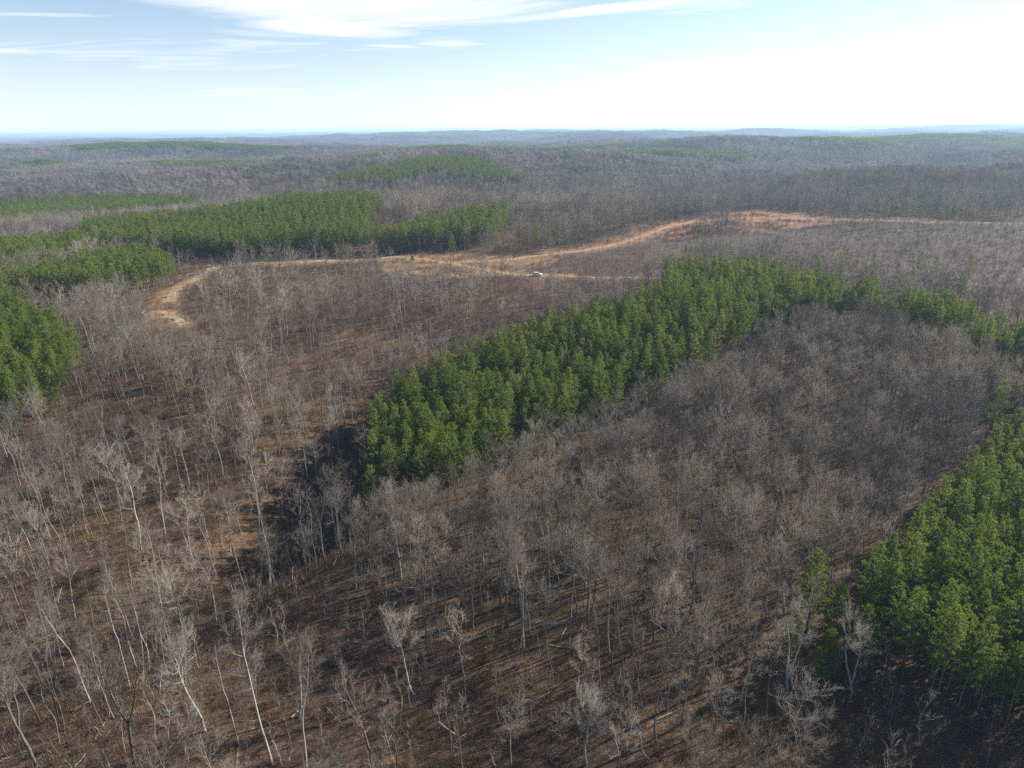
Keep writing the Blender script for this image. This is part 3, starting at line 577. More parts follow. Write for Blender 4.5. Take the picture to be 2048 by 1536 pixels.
for k, (h_, cs, cr) in enumerate([(18.5, .36, 2.8), (19.5, .40, 2.6), (17.5, .34, 2.9), (18.0, .42, 2.6), (19.0, .38, 3.0), (16.5, .3, 2.5), (20, .45, 2.7), (15, .3, 2.4)]):
    tr, c = pine_tree(200+k, h_, cs, cr)
    PINE.append(Kind('pine_shape', tr, c, [M['pine_bark']], [M['pine_bark'], M['needle']], h_)); PINE[-1].look = 'broad' if cr >= 2.9 else 'slim' if cr <= 2.5 else 'long-trunked' if cs >= .42 else 'conical'

YPINE = []     # open-grown young pines, green almost to the ground
for k, (h_, cs, cr) in enumerate([(17.3, .16, 4.0), (17.3, .22, 3.6), (17.3, .14, 4.3)]):
    tr, c = pine_tree(230+k, h_, cs, cr); YPINE.append(Kind('young_pine_shape', tr, c, [M['pine_bark']], [M['pine_bark'], M['needle']], h_))

def one_mesh(name, tr, cr, mats):
    n = 1; V = np.concatenate(tr.V+cr.V); T = np.concatenate([np.concatenate(tr.T), np.concatenate(cr.T)+tr.n]) if tr.T else np.concatenate(cr.T)
    mi = np.concatenate(tr.Mi+cr.Mi); return tri_mesh(name, V, T, mats, mi)
BARE_MID = []
for k, (h_, cs, cr, nl) in enumerate([(17, .36, 3.6, 13), (18, .42, 3.3, 12), (16, .32, 3.9, 13), (14.5, .34, 3.0, 12), (17.5, .3, 4.1, 14), (15.5, .3, 3.6, 13)]):
    tr, c = bare_tree(300+k, h_, cs, cr, nl, .15, 1, dens=1.25, mats=(0, 1)); BARE_MID.append(one_mesh('mid_hardwood_shape', tr, c, [M['bark'], M['twig']]))
YOUNG = []     # pole-size regrowth
for k, (h_, cs, cr, nl) in enumerate([(11, .25, 1.5, 10), (9, .2, 1.3, 9), (13, .35, 1.6, 10), (7, .2, 1.2, 8)]):
    tr, c = bare_tree(330+k, h_, cs, cr, nl, .075, 1, mats=(0, 1), twr=.8); YOUNG.append(one_mesh('young_hardwood_shape', tr, c, [M['bark'], M['twig']]))
PINE_MID = []
for k, (h_, cs, cr) in enumerate([(18, .36, 2.9), (18.8, .4, 2.7), (17, .34, 3.0), (17.5, .3, 3.1), (19.5, .42, 2.8), (15.5, .3, 2.6)]):
    tr, c = pine_tree(360+k, h_, cs, cr, 1, mats=(0, 0, 1)); PINE_MID.append(one_mesh('mid_pine_shape', tr, c, [M['pine_bark'], M['needle']]))

def far_bare(seed, size, n, ncone, cl, rad):
    rng = np.random.RandomState(seed); g = Geo(); P, Q, R = [], [], []
    for k in range(n):
        x, y = rng.uniform(-size/2, size/2, 2); h_ = rng.uniform(15, 23); cr = rng.uniform(2.6, 4.2)*(size/24)**.35
        P.append((x, y, -6)); Q.append((x, y, h_)); R.append(.22)
        th = rng.uniform(0, 6.28, ncone); el = np.arccos(rng.uniform(.05, 1, ncone)); rr = cr*rng.uniform(.25, .8, ncone)
        d = np.stack([np.cos(th)*np.sin(el), np.sin(th)*np.sin(el), np.cos(el)*1.3], 1)
        c0 = np.array([x, y, h_-cr*1.5]); p = c0+d*rr[:, None]; d2 = d+rng.normal(0, .35, (ncone, 3))+UP*.4
        for i in range(ncone): P.append(p[i]); Q.append(p[i]+d2[i]*cl*rng.uniform(.6, 1.2)); R.append(rad)
    g.cones(np.array(P), np.array(Q), np.array(R), 0); return g.mesh('far_hardwood_patch', [M['far_twig']])
def far_pine(seed, size, n, lodp=2):
    rng = np.random.RandomState(seed); tr = Geo(); c = Geo()
    for k in range(n):
        x, y = rng.uniform(-size/2, size/2, 2)
        pine_tree(seed*50+k, rng.uniform(15, 18.5), .3, 2.3, 2, trunk=tr, crown=c, origin=(x, y, 0), mats=(0, 0, 0))
    return c.mesh('far_pine_patch', [M['needle']])
FAR_BARE = [far_bare(400+k, 24, 16, 90, 1.9, .05) for k in range(4)]
VFAR_BARE = [far_bare(420+k, 60, 64, 20, 2.8, .24) for k in range(3)]
FAR_PINE = [far_pine(440+k, 24, 26) for k in range(3)]

def shrub(seed, ht, w, n, mi=0):
    rng = np.random.RandomState(seed); g = Geo(); P, Q, R = [], [], []
    for k in range(n):
        a = rng.uniform(0, 6.28); d = np.array([math.cos(a)*rng.uniform(.05, .6), math.sin(a)*rng.uniform(.05, .6), 1.0]); d /= np.linalg.norm(d)
        b = np.array([rng.normal(0, w*.22), rng.normal(0, w*.22), -.2]); L = ht*rng.uniform(.5, 1.1); pts = path(b, d, L, 3, rng, 0, .14)
        for i in range(3): P.append(pts[i]); Q.append(pts[i]+(pts[i+1]-pts[i])*1.25); R.append(.026*(1-i*.25))
        for q in range(9):
            f = rng.uniform(.25, .98)*3; i = min(int(f), 2); p = pts[i]+(pts[i+1]-pts[i])*(f-i); dd = rng.normal(0, .7, 3)+UP*.6; dd /= np.linalg.norm(dd)
            P.append(p); Q.append(p+dd*rng.uniform(.3, .8)*ht*.32); R.append(.017)
    g.cones(np.array(P), np.array(Q), np.array(R), 0); return g
BRUSH = [shrub(500+k, *a).mesh('brush_shape', [M['brush']]) for k, a in enumerate([(1.8, 2.0, 18), (2.6, 2.2, 20), (1.3, 2.6, 20), (3.6, 2.2, 18), (2.2, 3.0, 22)])]
def rust_sapling(seed, ht=3.5):
    rng = np.random.RandomState(seed); g = shrub(seed, ht, 1.0, 8); P = rng.normal(0, 1, (170, 3))*np.array([.28, .28, .24])*ht*.75+np.array([0, 0, ht*.5])
    g.blades(P, rng.normal(0, 1, (170, 3)), rng.uniform(.16, .3, 170), rng.uniform(.05, .1, 170), rng, 1); return g
def grass_tuft(seed):
    rng = np.random.RandomState(seed); n = 46; g = Geo(); P = np.column_stack([rng.normal(0, .45, (n, 2)), np.full(n, -.05)]); D = rng.normal(0, .4, (n, 3)); D[:, 2] = 1
    g.blades(P, D, rng.uniform(.35, .9, n), rng.uniform(.012, .03, n), rng, 0); return g.mesh('grass_shape', [M['grass']])
GRASS = [grass_tuft(560+k) for k in range(3)]
def stick(seed):
    rng = np.random.RandomState(seed); g = Geo(); P, Q, R = [], [], []; L = rng.uniform(2.5, 6); a = rng.uniform(0, 6.28); d = np.array([math.cos(a), math.sin(a), 0.03])
    pts = path(np.array([0, 0, .12]), d, L, 4, rng, 0, .1); pts[:, 2] = np.abs(pts[:, 2])*.6+.08; g.tube(pts, np.linspace(.075, .02, 5), 4, 0)
    for k in range(9):
        f = rng.uniform(.3, .98)*4; i = min(int(f), 3); p = pts[i]+(pts[i+1]-pts[i])*(f-i); dd = d*.6+rng.normal(0, .6, 3); dd[2] = abs(dd[2])*.7; P.append(p); Q.append(p+dd*rng.uniform(.5, 1.4)); R.append(.02)
    g.cones(np.array(P), np.array(Q), np.array(R), 0); return g.mesh('stick_shape', [M['log']])
STICK = [stick(580+k) for k in range(5)]

# geometry-node scatter for what is too many to be single things
def scatter(name, shapes, pts, label, cat, seed):
    """pts: x, y, z, rotation, scale, tilt-free; one object, instanced over its own points"""
    pts = np.asarray(pts, float); n = len(pts); rng = np.random.RandomState(seed)
    me = bpy.data.meshes.new(name); me.vertices.add(n); me.vertices.foreach_set('co', pts[:, :3].astype(np.float32).ravel())
    for nm, typ, val in (('rz', 'FLOAT', pts[:, 3]), ('sc', 'FLOAT', pts[:, 4]), ('tl', 'FLOAT', rng.normal(0, .03, n))):
        me.attributes.new(nm, typ, 'POINT').data.foreach_set('value', val.astype(np.float32))
    me.attributes.new('vi', 'INT', 'POINT').data.foreach_set('value', rng.randint(0, len(shapes), n).astype(np.int32))
    coll = bpy.data.collections.new(name+'_shapes')
    for k, s in enumerate(shapes): coll.objects.link(bpy.data.objects.new('%s_shape_%02d' % (name, k), s))
    ng = bpy.data.node_groups.new(name, 'GeometryNodeTree')
    ng.interface.new_socket('Geometry', in_out='INPUT', socket_type='NodeSocketGeometry'); ng.interface.new_socket('Geometry', in_out='OUTPUT', socket_type='NodeSocketGeometry')
    N = ng.nodes; Lk = ng.links
    gi = N.new('NodeGroupInput'); go = N.new('NodeGroupOutput'); ci = N.new('GeometryNodeCollectionInfo'); ci.inputs[0].default_value = coll
    ci.inputs['Separate Children'].default_value = True; ci.inputs['Reset Children'].default_value = True
    ip = N.new('GeometryNodeInstanceOnPoints'); ip.inputs['Pick Instance'].default_value = True
    def attr(nm, typ): q = N.new('GeometryNodeInputNamedAttribute'); q.data_type = typ; q.inputs[0].default_value = nm; return q.outputs['Attribute']
    cx = N.new('ShaderNodeCombineXYZ'); Lk.new(attr('tl', 'FLOAT'), cx.inputs[0]); Lk.new(attr('rz', 'FLOAT'), cx.inputs[2])
    er = N.new('FunctionNodeEulerToRotation'); Lk.new(cx.outputs[0], er.inputs[0])
    Lk.new(gi.outputs[0], ip.inputs['Points']); Lk.new(ci.outputs[0], ip.inputs['Instance']); Lk.new(attr('vi', 'INT'), ip.inputs['Instance Index'])
    Lk.new(er.outputs[0], ip.inputs['Rotation']); Lk.new(attr('sc', 'FLOAT'), ip.inputs['Scale']); Lk.new(ip.outputs[0], go.inputs[0])
    o = link(name, me); md = o.modifiers.new('scatter', 'NODES'); md.node_group = ng
    tag(o, label, cat, None, 'stuff'); return o

# ------------------------------------------------------------------ where the trees stand
FOV = math.radians(45)
def jgrid(x0, x1, y0, y1, s, seed, jit=.42):
    rng = np.random.RandomState(seed); X, Y = np.meshgrid(np.arange(x0, x1, s), np.arange(y0, y1, s)); X = X+(np.arange(X.shape[0])[:, None] % 2)*s/2
    X = X.ravel()+rng.uniform(-jit, jit, X.size)*s; Y = Y.ravel()+rng.uniform(-jit, jit, Y.size)*s; return X, Y
def sector(x, y, r0, r1, half=FOV):
    d = np.hypot(x, y); return (d >= r0) & (d < r1) & (np.abs(np.arctan2(x, y)) < half)
def inany(x, y, Ps):
    r = np.zeros(np.shape(x), bool)
    for P in Ps: r |= inpoly(x, y, P)
    return r
PINE_NEAR = [CENTRAL, TAIL, CORNER, LEFT]; PINE_MIDS = [LEFT_MID, LEFT_BACK, LONG, EAST, LEFT_FAR, HILL]
FARP = []
for (cx, cy, rx, ry, _) in FAR_HILLS:
    for (ox, oy, f_) in ((0, 0, 1.0), (.75, -.35, .55), (-.8, .2, .5)):
        FARP.append([(cx+ox*rx+f_*rx*(1+.25*math.sin(3*a+cx))*math.cos(a), cy+oy*ry+f_*ry*(1+.3*math.cos(2*a+cy))*math.sin(a)) for a in np.linspace(0, 6.0, 18)])
ALLP = PINE_NEAR+PINE_MIDS+FARP
NEAR = 330.0
def dress(x, y, smin, smax, seed):
    rng = np.random.RandomState(seed); return np.column_stack([x, y, H(x, y)-.15, rng.uniform(0, 6.283, len(x)), rng.uniform(smin, smax, len(x))])
def inframe(x, y, z, m=0):
    p = math.radians(PITCH); dy, dz = y-CAM[1], z-CAM[2]; w = dy*math.cos(p)-dz*math.sin(p); v = (dy*math.sin(p)+dz*math.cos(p))/w; u = (x-CAM[0])/w
    r = math.radians(ROLL); return 1024+FPX*(u*math.cos(r)-v*math.sin(r)), 768-FPX*(u*math.sin(r)+v*math.cos(r)), w

# pines
x, y = jgrid(-520, 320, 40, 480, 3.8, 11, .40); k = inany(x+7*(fbm(x/7, y/7, 71, 2)-.5), y+7*(fbm(x/7, y/7, 72, 2)-.5), PINE_NEAR); pn = dress(x[k], y[k], .82, 1.12, 12)
lone = np.array([[a, b, float(H(a, b))-.15, 0.7*i, s] for i, (a, b, s) in enumerate(LONE_PINES)]) 
near_all = np.concatenate([pn, lone]); lone_flag = np.arange(len(near_all)) >= len(pn)
px_, py_, pw_ = inframe(near_all[:, 0], near_all[:, 1], near_all[:, 2]+15)
vis = (px_ > -10) & (px_ < 2058) & (py_ > 200) & (py_ < 1560); order = np.where(vis)[0]; order = order[np.argsort(pw_[order]-1e4*lone_flag[order])]
single = order[:300]; mask = np.zeros(len(near_all), bool); mask[single] = True
def place(kind, name, x, y, z, rz, sc, label, cat, group, tilt=(0, 0)):
    e = empty(name, (x, y, z), rz, sc); e.rotation_euler = (tilt[0], tilt[1], rz)
    link('trunk', kind.trunk, e); link('crown', kind.crown, e); return tag(e, label, cat, group)
rng = np.random.RandomState(13)
def pine_label(X, Y):
    q = (np.array([X]), np.array([Y]))
    if inpoly(*q, CENTRAL)[0]:
        near = segdist(*q, CENTRAL[16:])[0] < 5.5; left = segdist(*q, CENTRAL[:9])[0] < 5.5
        if X < -27: return 'green pine at the left tip of the big central stand, beside the dark shade', 'pines at the tip of the central stand'
        if near: return 'green pine on the near edge of the central stand, against the bare woods', 'pines on the near edge of the central stand'
        if left: return 'green pine on the far edge of the central stand, facing the logged slope', 'pines on the far edge of the central stand'
        return 'green pine inside the big central stand', 'pines inside the central stand'
    if inpoly(*q, CORNER)[0]:
        if segdist(*q, CORNER[2:10])[0] < 5: return 'green pine on the left edge of the lower right stand', 'pines on the left edge of the lower right stand'
        if segdist(*q, CORNER[9:])[0] < 6: return 'pine with bare trunk showing at the near foot of the lower right stand', 'pines at the foot of the lower right stand'
        return 'green pine inside the stand filling the lower right', 'pines inside the lower right stand'
    if inpoly(*q, TAIL)[0]: return 'green pine in the narrow strip running to the right edge', 'pines of the narrow strip'
    return 'yellow-green pine in the stand at the left edge', 'pines of the stand at the left edge'
for i in single:
    X, Y, Z, rz, sc = near_all[i]
    if lone_flag[i]:
        lab, grp = LONE_LABEL[i-len(pn)]
    else:
        lab, grp = pine_label(X, Y)
    pk = YPINE[rng.randint(3)] if (lone_flag[i] and (sc < .8 or math.hypot(X, Y) < 190)) else PINE[rng.randint(len(PINE))]
    if not lone_flag[i]: lab = ('tall ' if pk.ht*sc > 19 else 'short ' if pk.ht*sc < 16.3 else 'middling ')+pk.look+' '+lab.replace('green pine', 'pine').replace('yellow-pine', 'pine')
    place(pk, 'pine_tree', X, Y, Z, rz, sc, lab, 'pine tree', grp, rng.normal(0, .02, 2))
scatter('pine_stand', [k_.joined for k_ in PINE], near_all[~mask], 'green pines massed deep inside the nearer stands', 'pine wood', 14)
x, y = jgrid(-900, 400, 340, 1300, 4.4, 15, .36); k = inany(x+12*(fbm(x/12, y/12, 73, 2)-.5), y+12*(fbm(x/12, y/12, 74, 2)-.5), PINE_MIDS); pm = dress(x[k], y[k], .88, 1.1, 16)
scatter('distant_pine_wood', PINE_MID, pm, 'green pine blocks across the middle distance beyond the dirt road', 'pine wood', 17)
x, y = jgrid(-4200, 4200, 900, 5200, 20, 18, .3); k = inany(x, y, FARP); scatter('far_pine_wood', FAR_PINE, dress(x[k], y[k], 1.0, 1.25, 19), 'dark green pine blocks on the far hills', 'pine wood', 20)

# hardwoods: closed woods right of centre, thinned slope on the left
def open_ground(x, y):
    w = 12*(fbm(x/16, y/16, 79, 2)-.5)
    verge = segdist(x, y, MAIN) < 7
    for P in (MAIN[6:], SPUR, STUB):
        for dy in (7, 14): verge |= segdist(x, y+dy, P)+w*.8 < 7.5
    return verge | (roaddist(x, y) < 5.5) | (segdist(x, y, RIDGE)+w < 11) | inpoly(x+w*2, y+w*2, CLEAR) | inpoly(x+w, y+w, TAN)
x1, y1 = jgrid(-330, 330, 30, 340, 4.75, 31); k1 = sector(x1, y1, 45, NEAR) & inpoly(x1, y1, DENSE)
x2, y2 = jgrid(-330, 330, 30, 340, 5.2, 32, .48); keep2 = fbm(x2/34, y2/34, 91, 2) > np.where(np.hypot(x2, y2) < 135, .56, .37)+.25*(segdist(x2, y2, RAVINE) < 5)*(y2 > 130)-.12*(np.abs(segdist(x2, y2, RAVINE)-13) < 5)*(y2 > 120)
k2 = sector(x2, y2, 62, NEAR) & ~inpoly(x2, y2, DENSE) & keep2 & ~(inpoly(x2, y2, LOGGED) & (y2 > 265) & (np.random.RandomState(39).rand(len(x2)) < .3))
CARL = math.hypot(CAR[0], CAR[1]); SIGHT = [(CAR[0], CAR[1]), (CAR[0]*(1-48/CARL), CAR[1]*(1-48/CARL))]
def clean(x, y): return ~inany(x, y, ALLP) & ~open_ground(x, y) & (segdist(x, y, SIGHT) > 4.5)
k1 &= clean(x1, y1) & (edgedist(x1, y1, CENTRAL) > 7.0) & (edgedist(x1, y1, CORNER) > 4.0) & (edgedist(x1, y1, TAIL) > 6.0); a1 = dress(x1[k1], y1[k1], .74, 1.0, 33); a1[:, 4] *= np.where((edgedist(a1[:, 0], a1[:, 1], CENTRAL) < 16) | (edgedist(a1[:, 0], a1[:, 1], TAIL) < 20), .84, 1.0); a2 = dress(x2[k2 & clean(x2, y2)], y2[k2 & clean(x2, y2)], .72, 1.1, 34)
# keep the spots of the single portrait trees free
PT = np.array([(t[0], t[1]) for t in PORTRAITS])
def offspots(a, r=4.0): return a[np.min(np.hypot(a[:, 0:1]-PT[None, :, 0], a[:, 1:2]-PT[None, :, 1]), axis=1) > r]
LPN = np.array([(q[0], q[1]) for q in LONE_PINES])
def offpines(a):
    k = np.ones(len(a), bool)
    for (qx, qy) in LPN:
        if math.hypot(qx, qy) > 320: continue
        l = math.hypot(qx, qy); k &= segdist(a[:, 0], a[:, 1], [(qx, qy), (qx-qx/l*16, qy-qy/l*16)]) > 4.2
    return a[k]
a1 = offpines(offspots(a1)); a2 = offpines(offspots(a2))
# the dark gully at the bottom carries few trees
_, py2, _ = inframe(a2[:, 0], a2[:, 1], a2[:, 2]); rngk = np.random.RandomState(35); a2 = a2[(np.hypot(a2[:, 0], a2[:, 1]) > 100) | (rngk.rand(len(a2)) < .55)]
ah = np.concatenate([a1, a2]); dense_flag = np.arange(len(ah)) < len(a1)
hx, hy, hw = inframe(ah[:, 0], ah[:, 1], ah[:, 2]+10); vis = (hx > -10) & (hx < 2058) & (hy > 200) & (hy < 1560); order = np.where(vis)[0]; order = order[np.argsort(hw[order])]
single = order[:300-len(PORTRAITS)]; mask = np.zeros(len(ah), bool); mask[single] = True
rng = np.random.RandomState(36)
def hard_words(kd, sc):
    h_ = kd.ht*sc; return ('tall ' if h_ > 21 else 'short ' if h_ < 17 else 'middling ')+kd.look
def hard_label(X, Y, dense):
    if dense:
        if X < 5: return 'bare grey hardwood in the closed woods below the central pines, left part', 'hardwoods below the central pines'
        if X < 50: return 'bare grey hardwood in the closed woods at lower centre', 'hardwoods of the lower centre woods'
        return 'bare grey hardwood in the closed woods beside the lower right pines', 'hardwoods beside the lower right pines'
    if X < -75: return 'thin bare tree on the thinned leaf-covered slope at far left', 'thin trees on the far left slope'
    if X < -10: return 'thin bare tree on the brown slope at lower left, near the shaded gully', 'thin trees on the lower left slope'
    if X < 45: return 'small bare tree among the dark brush along the bottom edge', 'trees in the bottom brush'
    return 'bare tree in the shade before the lower right pines', 'bare trees before the lower right pines'
for i in single:
    X, Y, Z, rz, sc = ah[i]; kd = (BARE if dense_flag[i] else THIN)[rng.randint(len(BARE) if dense_flag[i] else len(THIN))]
    lab, grp = hard_label(X, Y, dense_flag[i])
    lab = hard_words(kd, sc)+' '+lab.replace('thin bare', 'bare').replace('small bare', 'bare')
    place(kd, 'hardwood_tree', X, Y, Z, rz, sc, lab, 'bare tree', grp, rng.normal(0, .035, 2))
scatter('hardwood_stand', [k_.joined for k_ in BARE], ah[~mask & dense_flag], 'bare grey hardwoods massed in the woods right of the central pines', 'bare woods', 37)
scatter('thinned_hardwoods', [k_.joined for k_ in THIN], ah[~mask & ~dense_flag], 'thin bare trees scattered over the logged slope left of the central pines', 'bare woods', 38)
x, y = jgrid(-760, 760, 200, 1080, 5.3, 41, .46)
k = sector(x, y, NEAR, 1050) & clean(x, y)
young = (inpoly(x, y, YOUNGZ) | (roaddist(x, y) < 14)); thinz = inpoly(x, y, LOGGED) & (np.random.RandomState(42).rand(len(x)) > .25)
rr2 = np.random.RandomState(49).rand(len(x)); ed = np.minimum(np.minimum(edgedist(x, y, LONG), edgedist(x, y, EAST)), edgedist(x, y, LEFT_MID))
k1 = k & ~young & ~thinz & ((ed > 24) | (rr2 < .18) | (y > 560))
scatter('middle_hardwoods', BARE_MID, dress(x[k1], y[k1], .75, 1.15, 43), 'bare grey hardwood forest across the middle distance', 'bare woods', 44)
x, y = jgrid(-420, 760, 60, 720, 3.4, 45, .48); zone = sector(x, y, 62, 760) & clean(x, y)
rr_ = np.random.RandomState(46).rand(len(x)); inY = inpoly(x, y, YOUNGZ); dd_ = np.hypot(x, y)
k1 = zone & (inY | ((dd_ < 520) & (rr_ < np.where(inpoly(x, y, DENSE), .14, np.where(inpoly(x, y, LOGGED) & (y > 265), .24, .34))))) & (rr_ < .8)
yo = dress(x[k1], y[k1], .7, 1.15, 47); yo[:, 4] *= np.where(inpoly(yo[:, 0], yo[:, 1], YOUNGZ), .72, 1.0)
scatter('young_hardwoods', YOUNG, yo, 'thin grey saplings and pole trees filling the regrowth', 'saplings', 48)
x, y = jgrid(-3400, 3400, 500, 4200, 21, 51, .45); k = sector(x, y, 1040, 4100) & ~inany(x, y, ALLP+FIELDS)
for P_ in FARP+[HILL]: k &= edgedist(x, y, P_) > 13
scatter('far_hardwoods', FAR_BARE, dress(x[k], y[k], .85, 1.15, 52), 'grey bare hardwood forest rolling over the far hills', 'bare woods', 53)
x, y = jgrid(-8000, 8000, 2500, 10000, 56, 54, .45); k = sector(x, y, 4050, 9800) & ~inany(x, y, FARP+FIELDS)
scatter('horizon_hardwoods', VFAR_BARE, dress(x[k], y[k], .9, 1.15, 55), 'blue-grey hardwood forest towards the horizon', 'bare woods', 56)

# undergrowth
x, y = jgrid(-360, 420, 45, 760, 2.3, 61, .5); r_ = np.random.RandomState(62).rand(len(x)); d_ = np.hypot(x, y)
dn = np.where(inpoly(x, y, DENSE), .14, 0.68+.32*sstep(.42, .62, fbm(x/22, y/22, 95, 2)))*np.where(d_ > 330, .55, 1); dn = np.where(inpoly(x, y, YOUNGZ), .18, dn); dn = np.where(inpoly(x, y, CLEAR) | inpoly(x, y, TAN), .05+.5*sstep(.5, .62, fbm(x/20, y/20, 83, 2)), dn)
k = sector(x, y, 50, 800) & (r_ < dn) & ~inany(x, y, PINE_NEAR+PINE_MIDS) & (roaddist(x, y) > 4) & ((roaddist(x, y+6) > 5) | (r_ < .1)) & (segdist(x, y, SIGHT) > 4)
scatter('brush', BRUSH, dress(x[k], y[k], .7, 1.25, 63), 'brown leafless brush and briars covering the ground between the trees', 'brush', 64)
x, y = jgrid(-190, 190, 45, 230, 1.3, 65, .5); r_ = np.random.RandomState(66).rand(len(x))
k = sector(x, y, 50, 230) & (r_ < .18+.7*sstep(.45, .6, fbm(x/14, y/14, 97, 2))) & ~inany(x, y, PINE_NEAR)
scatter('dry_grass', GRASS, dress(x[k], y[k], .7, 1.3, 67), 'tan dry grass tufts on the forest floor', 'grass', 68)
x, y = jgrid(-260, 260, 50, 430, 3.6, 69, .5); r_ = np.random.RandomState(70).rand(len(x)); k = sector(x, y, 55, 430) & (r_ < np.where(x < 30, .5, .22)) & ~inany(x, y, PINE_NEAR) & (roaddist(x, y) > 5)
scatter('fallen_branches', STICK, dress(x[k], y[k], .6, 1.3, 71), 'grey fallen branches lying on the leaf litter', 'deadwood', 72)
x, y = jgrid(-200, 250, 70, 420, 11, 73, .5); r_ = np.random.RandomState(74).rand(len(x)); k = sector(x, y, 70, 420) & (r_ < .30) & ~inany(x, y, ALLP) & (roaddist(x, y) > 6)
RUSTM = [rust_sapling(590+j, h_).mesh('rust_shape', [M['brush'], M['rust']]) for j, h_ in enumerate((3.2, 4.2, 2.4))]
scatter('rusty_saplings', RUSTM, dress(x[k], y[k], .7, 1.2, 75), 'young oaks and beeches holding dead rust-brown leaves', 'saplings', 76)

# ------------------------------------------------------------------ single trees one can pick out
for (X, Y, ht, lx, ly, style, lab) in PORTRAITS:
    sd = int(abs(X*13+Y*7)) % 9973
    kw = dict(tall=dict(dens=1.35, twr=1.2, cs=.45, cr=3.9, nl=17, r0=.24), fork=dict(dens=1.35, twr=1.2, cs=.55, cr=3.4, nl=16, r0=.26, fork=.34), wide=dict(dens=1.35, twr=1.2, cs=.4, cr=4.4, nl=16, r0=.24), small=dict(dens=1.2, twr=1.1, cs=.35, cr=2.8, nl=13, r0=.13, crook=.17),
              slim=dict(dens=1.3, twr=1.3, cs=.48, cr=2.7, nl=13, r0=.17), twin=dict(dens=1.2, twr=1.1, cs=.45, cr=3.6, nl=18, r0=.27, fork=.12), snag=dict(cs=.55, cr=.7, nl=3, r0=.16, crook=.22, dens=.3))[style]
    tr, c = bare_tree(sd, ht, lod=0, lean=(lx/ht, ly/ht), **kw); pale = 'pale' in lab or 'white' in lab
    e = empty('dead_snag' if style == 'snag' else 'hardwood_tree', (X, Y, float(H(X, Y))-.1))
    link('trunk', tr.mesh('portrait_trunk', [M['pale_bark' if pale else 'bark']]), e)
    link('stub_branches' if style == 'snag' else 'crown', c.mesh('portrait_crown', [M['pale_bark' if style == 'snag' else 'pale_twig' if pale else 'twig']]*2), e)
    tag(e, lab, 'snag' if style == 'snag' else 'bare tree')

def cedar_tree(name, X, Y, ht, w, lab):
    rng = np.random.RandomState(int(abs(X)+abs(Y))); tr = Geo(); c = Geo(); tr.tube([(0, 0, -.3), (0.03, 0, ht*.5), (0, .02, ht*.95)], [.09, .06, .015], 6)
    n = 900; f = rng.rand(n)**.8; a = rng.uniform(0, 6.28, n); rad = w*(1-f)**.7*np.sqrt(rng.rand(n))*.95+.05; P = np.column_stack([rad*np.cos(a), rad*np.sin(a), ht*(.12+.86*f)])
    D = np.column_stack([np.cos(a), np.sin(a), np.full(n, .9)])+rng.normal(0, .4, (n, 3)); c.blades(P, D, rng.uniform(.2, .45, n), rng.uniform(.05, .1, n), rng, 0)
    e = empty(name, (X, Y, float(H(X, Y)))); link('trunk', tr.mesh('cedar_trunk', [M['pine_bark']]), e); link('crown', c.mesh('cedar_crown', [M['cedar']]), e); tag(e, lab, 'evergreen')
for q in CEDARS: cedar_tree('cedar_tree', *q)

# ------------------------------------------------------------------ logs
def log_thing(X, Y, L, r, rz, lab, dz=0.0, tilt=0.0, name='fallen_log', branches=0):
    rng = np.random.RandomState(int(abs(X*31+Y*17+L*7)) % 99991); n = 6; t = np.linspace(0, 1, n+1)
    pts = np.column_stack([(t-.5)*L, np.cumsum(rng.normal(0, .05*L/8, n+1)), np.zeros(n+1)]); rad = r*(1-.55*t)*(1+rng.normal(0, .05, n+1)); pts[:, 2] = r*.8
    g = Geo(); g.tube(pts, rad, 8); g2 = Geo(); g2.cap(pts[0], rad[0], (-1, 0, 0)); g2.cap(pts[-1], rad[-1], (1, 0, 0))
    ca, sa = math.cos(rz), math.sin(rz); za, zb = [float(H(X+s*ca*L/2, Y+s*sa*L/2)) for s in (-1, 1)]
    e = empty(name, (X, Y, (za+zb)/2+dz)); e.rotation_euler = (0, -math.atan2(zb-za, L)+tilt, rz)
    link('bark', g.mesh('log_bark', [M['log']]), e); link('cut_end', g2.mesh('log_end', [M['cutwood']], False), e)
    for k in range(branches):
        b = Geo(); f = rng.uniform(.35, .95); p = np.array([np.interp(f, t, pts[:, i]) for i in range(3)]); d = np.array([.7, rng.choice([-1, 1])*rng.uniform(.4, 1), rng.uniform(.1, .8)])
        q = path(p, d, rng.uniform(1.5, 3.5), 3, rng, .02, .15); q[:, 2] = np.maximum(q[:, 2], .05); b.tube(q, [.07, .05, .035, .015], 5); link('branch', b.mesh('log_branch', [M['log']]), e)
    tag(e, lab, 'log'); return e
for q in LOGS: log_thing(*q[:6], **q[6])

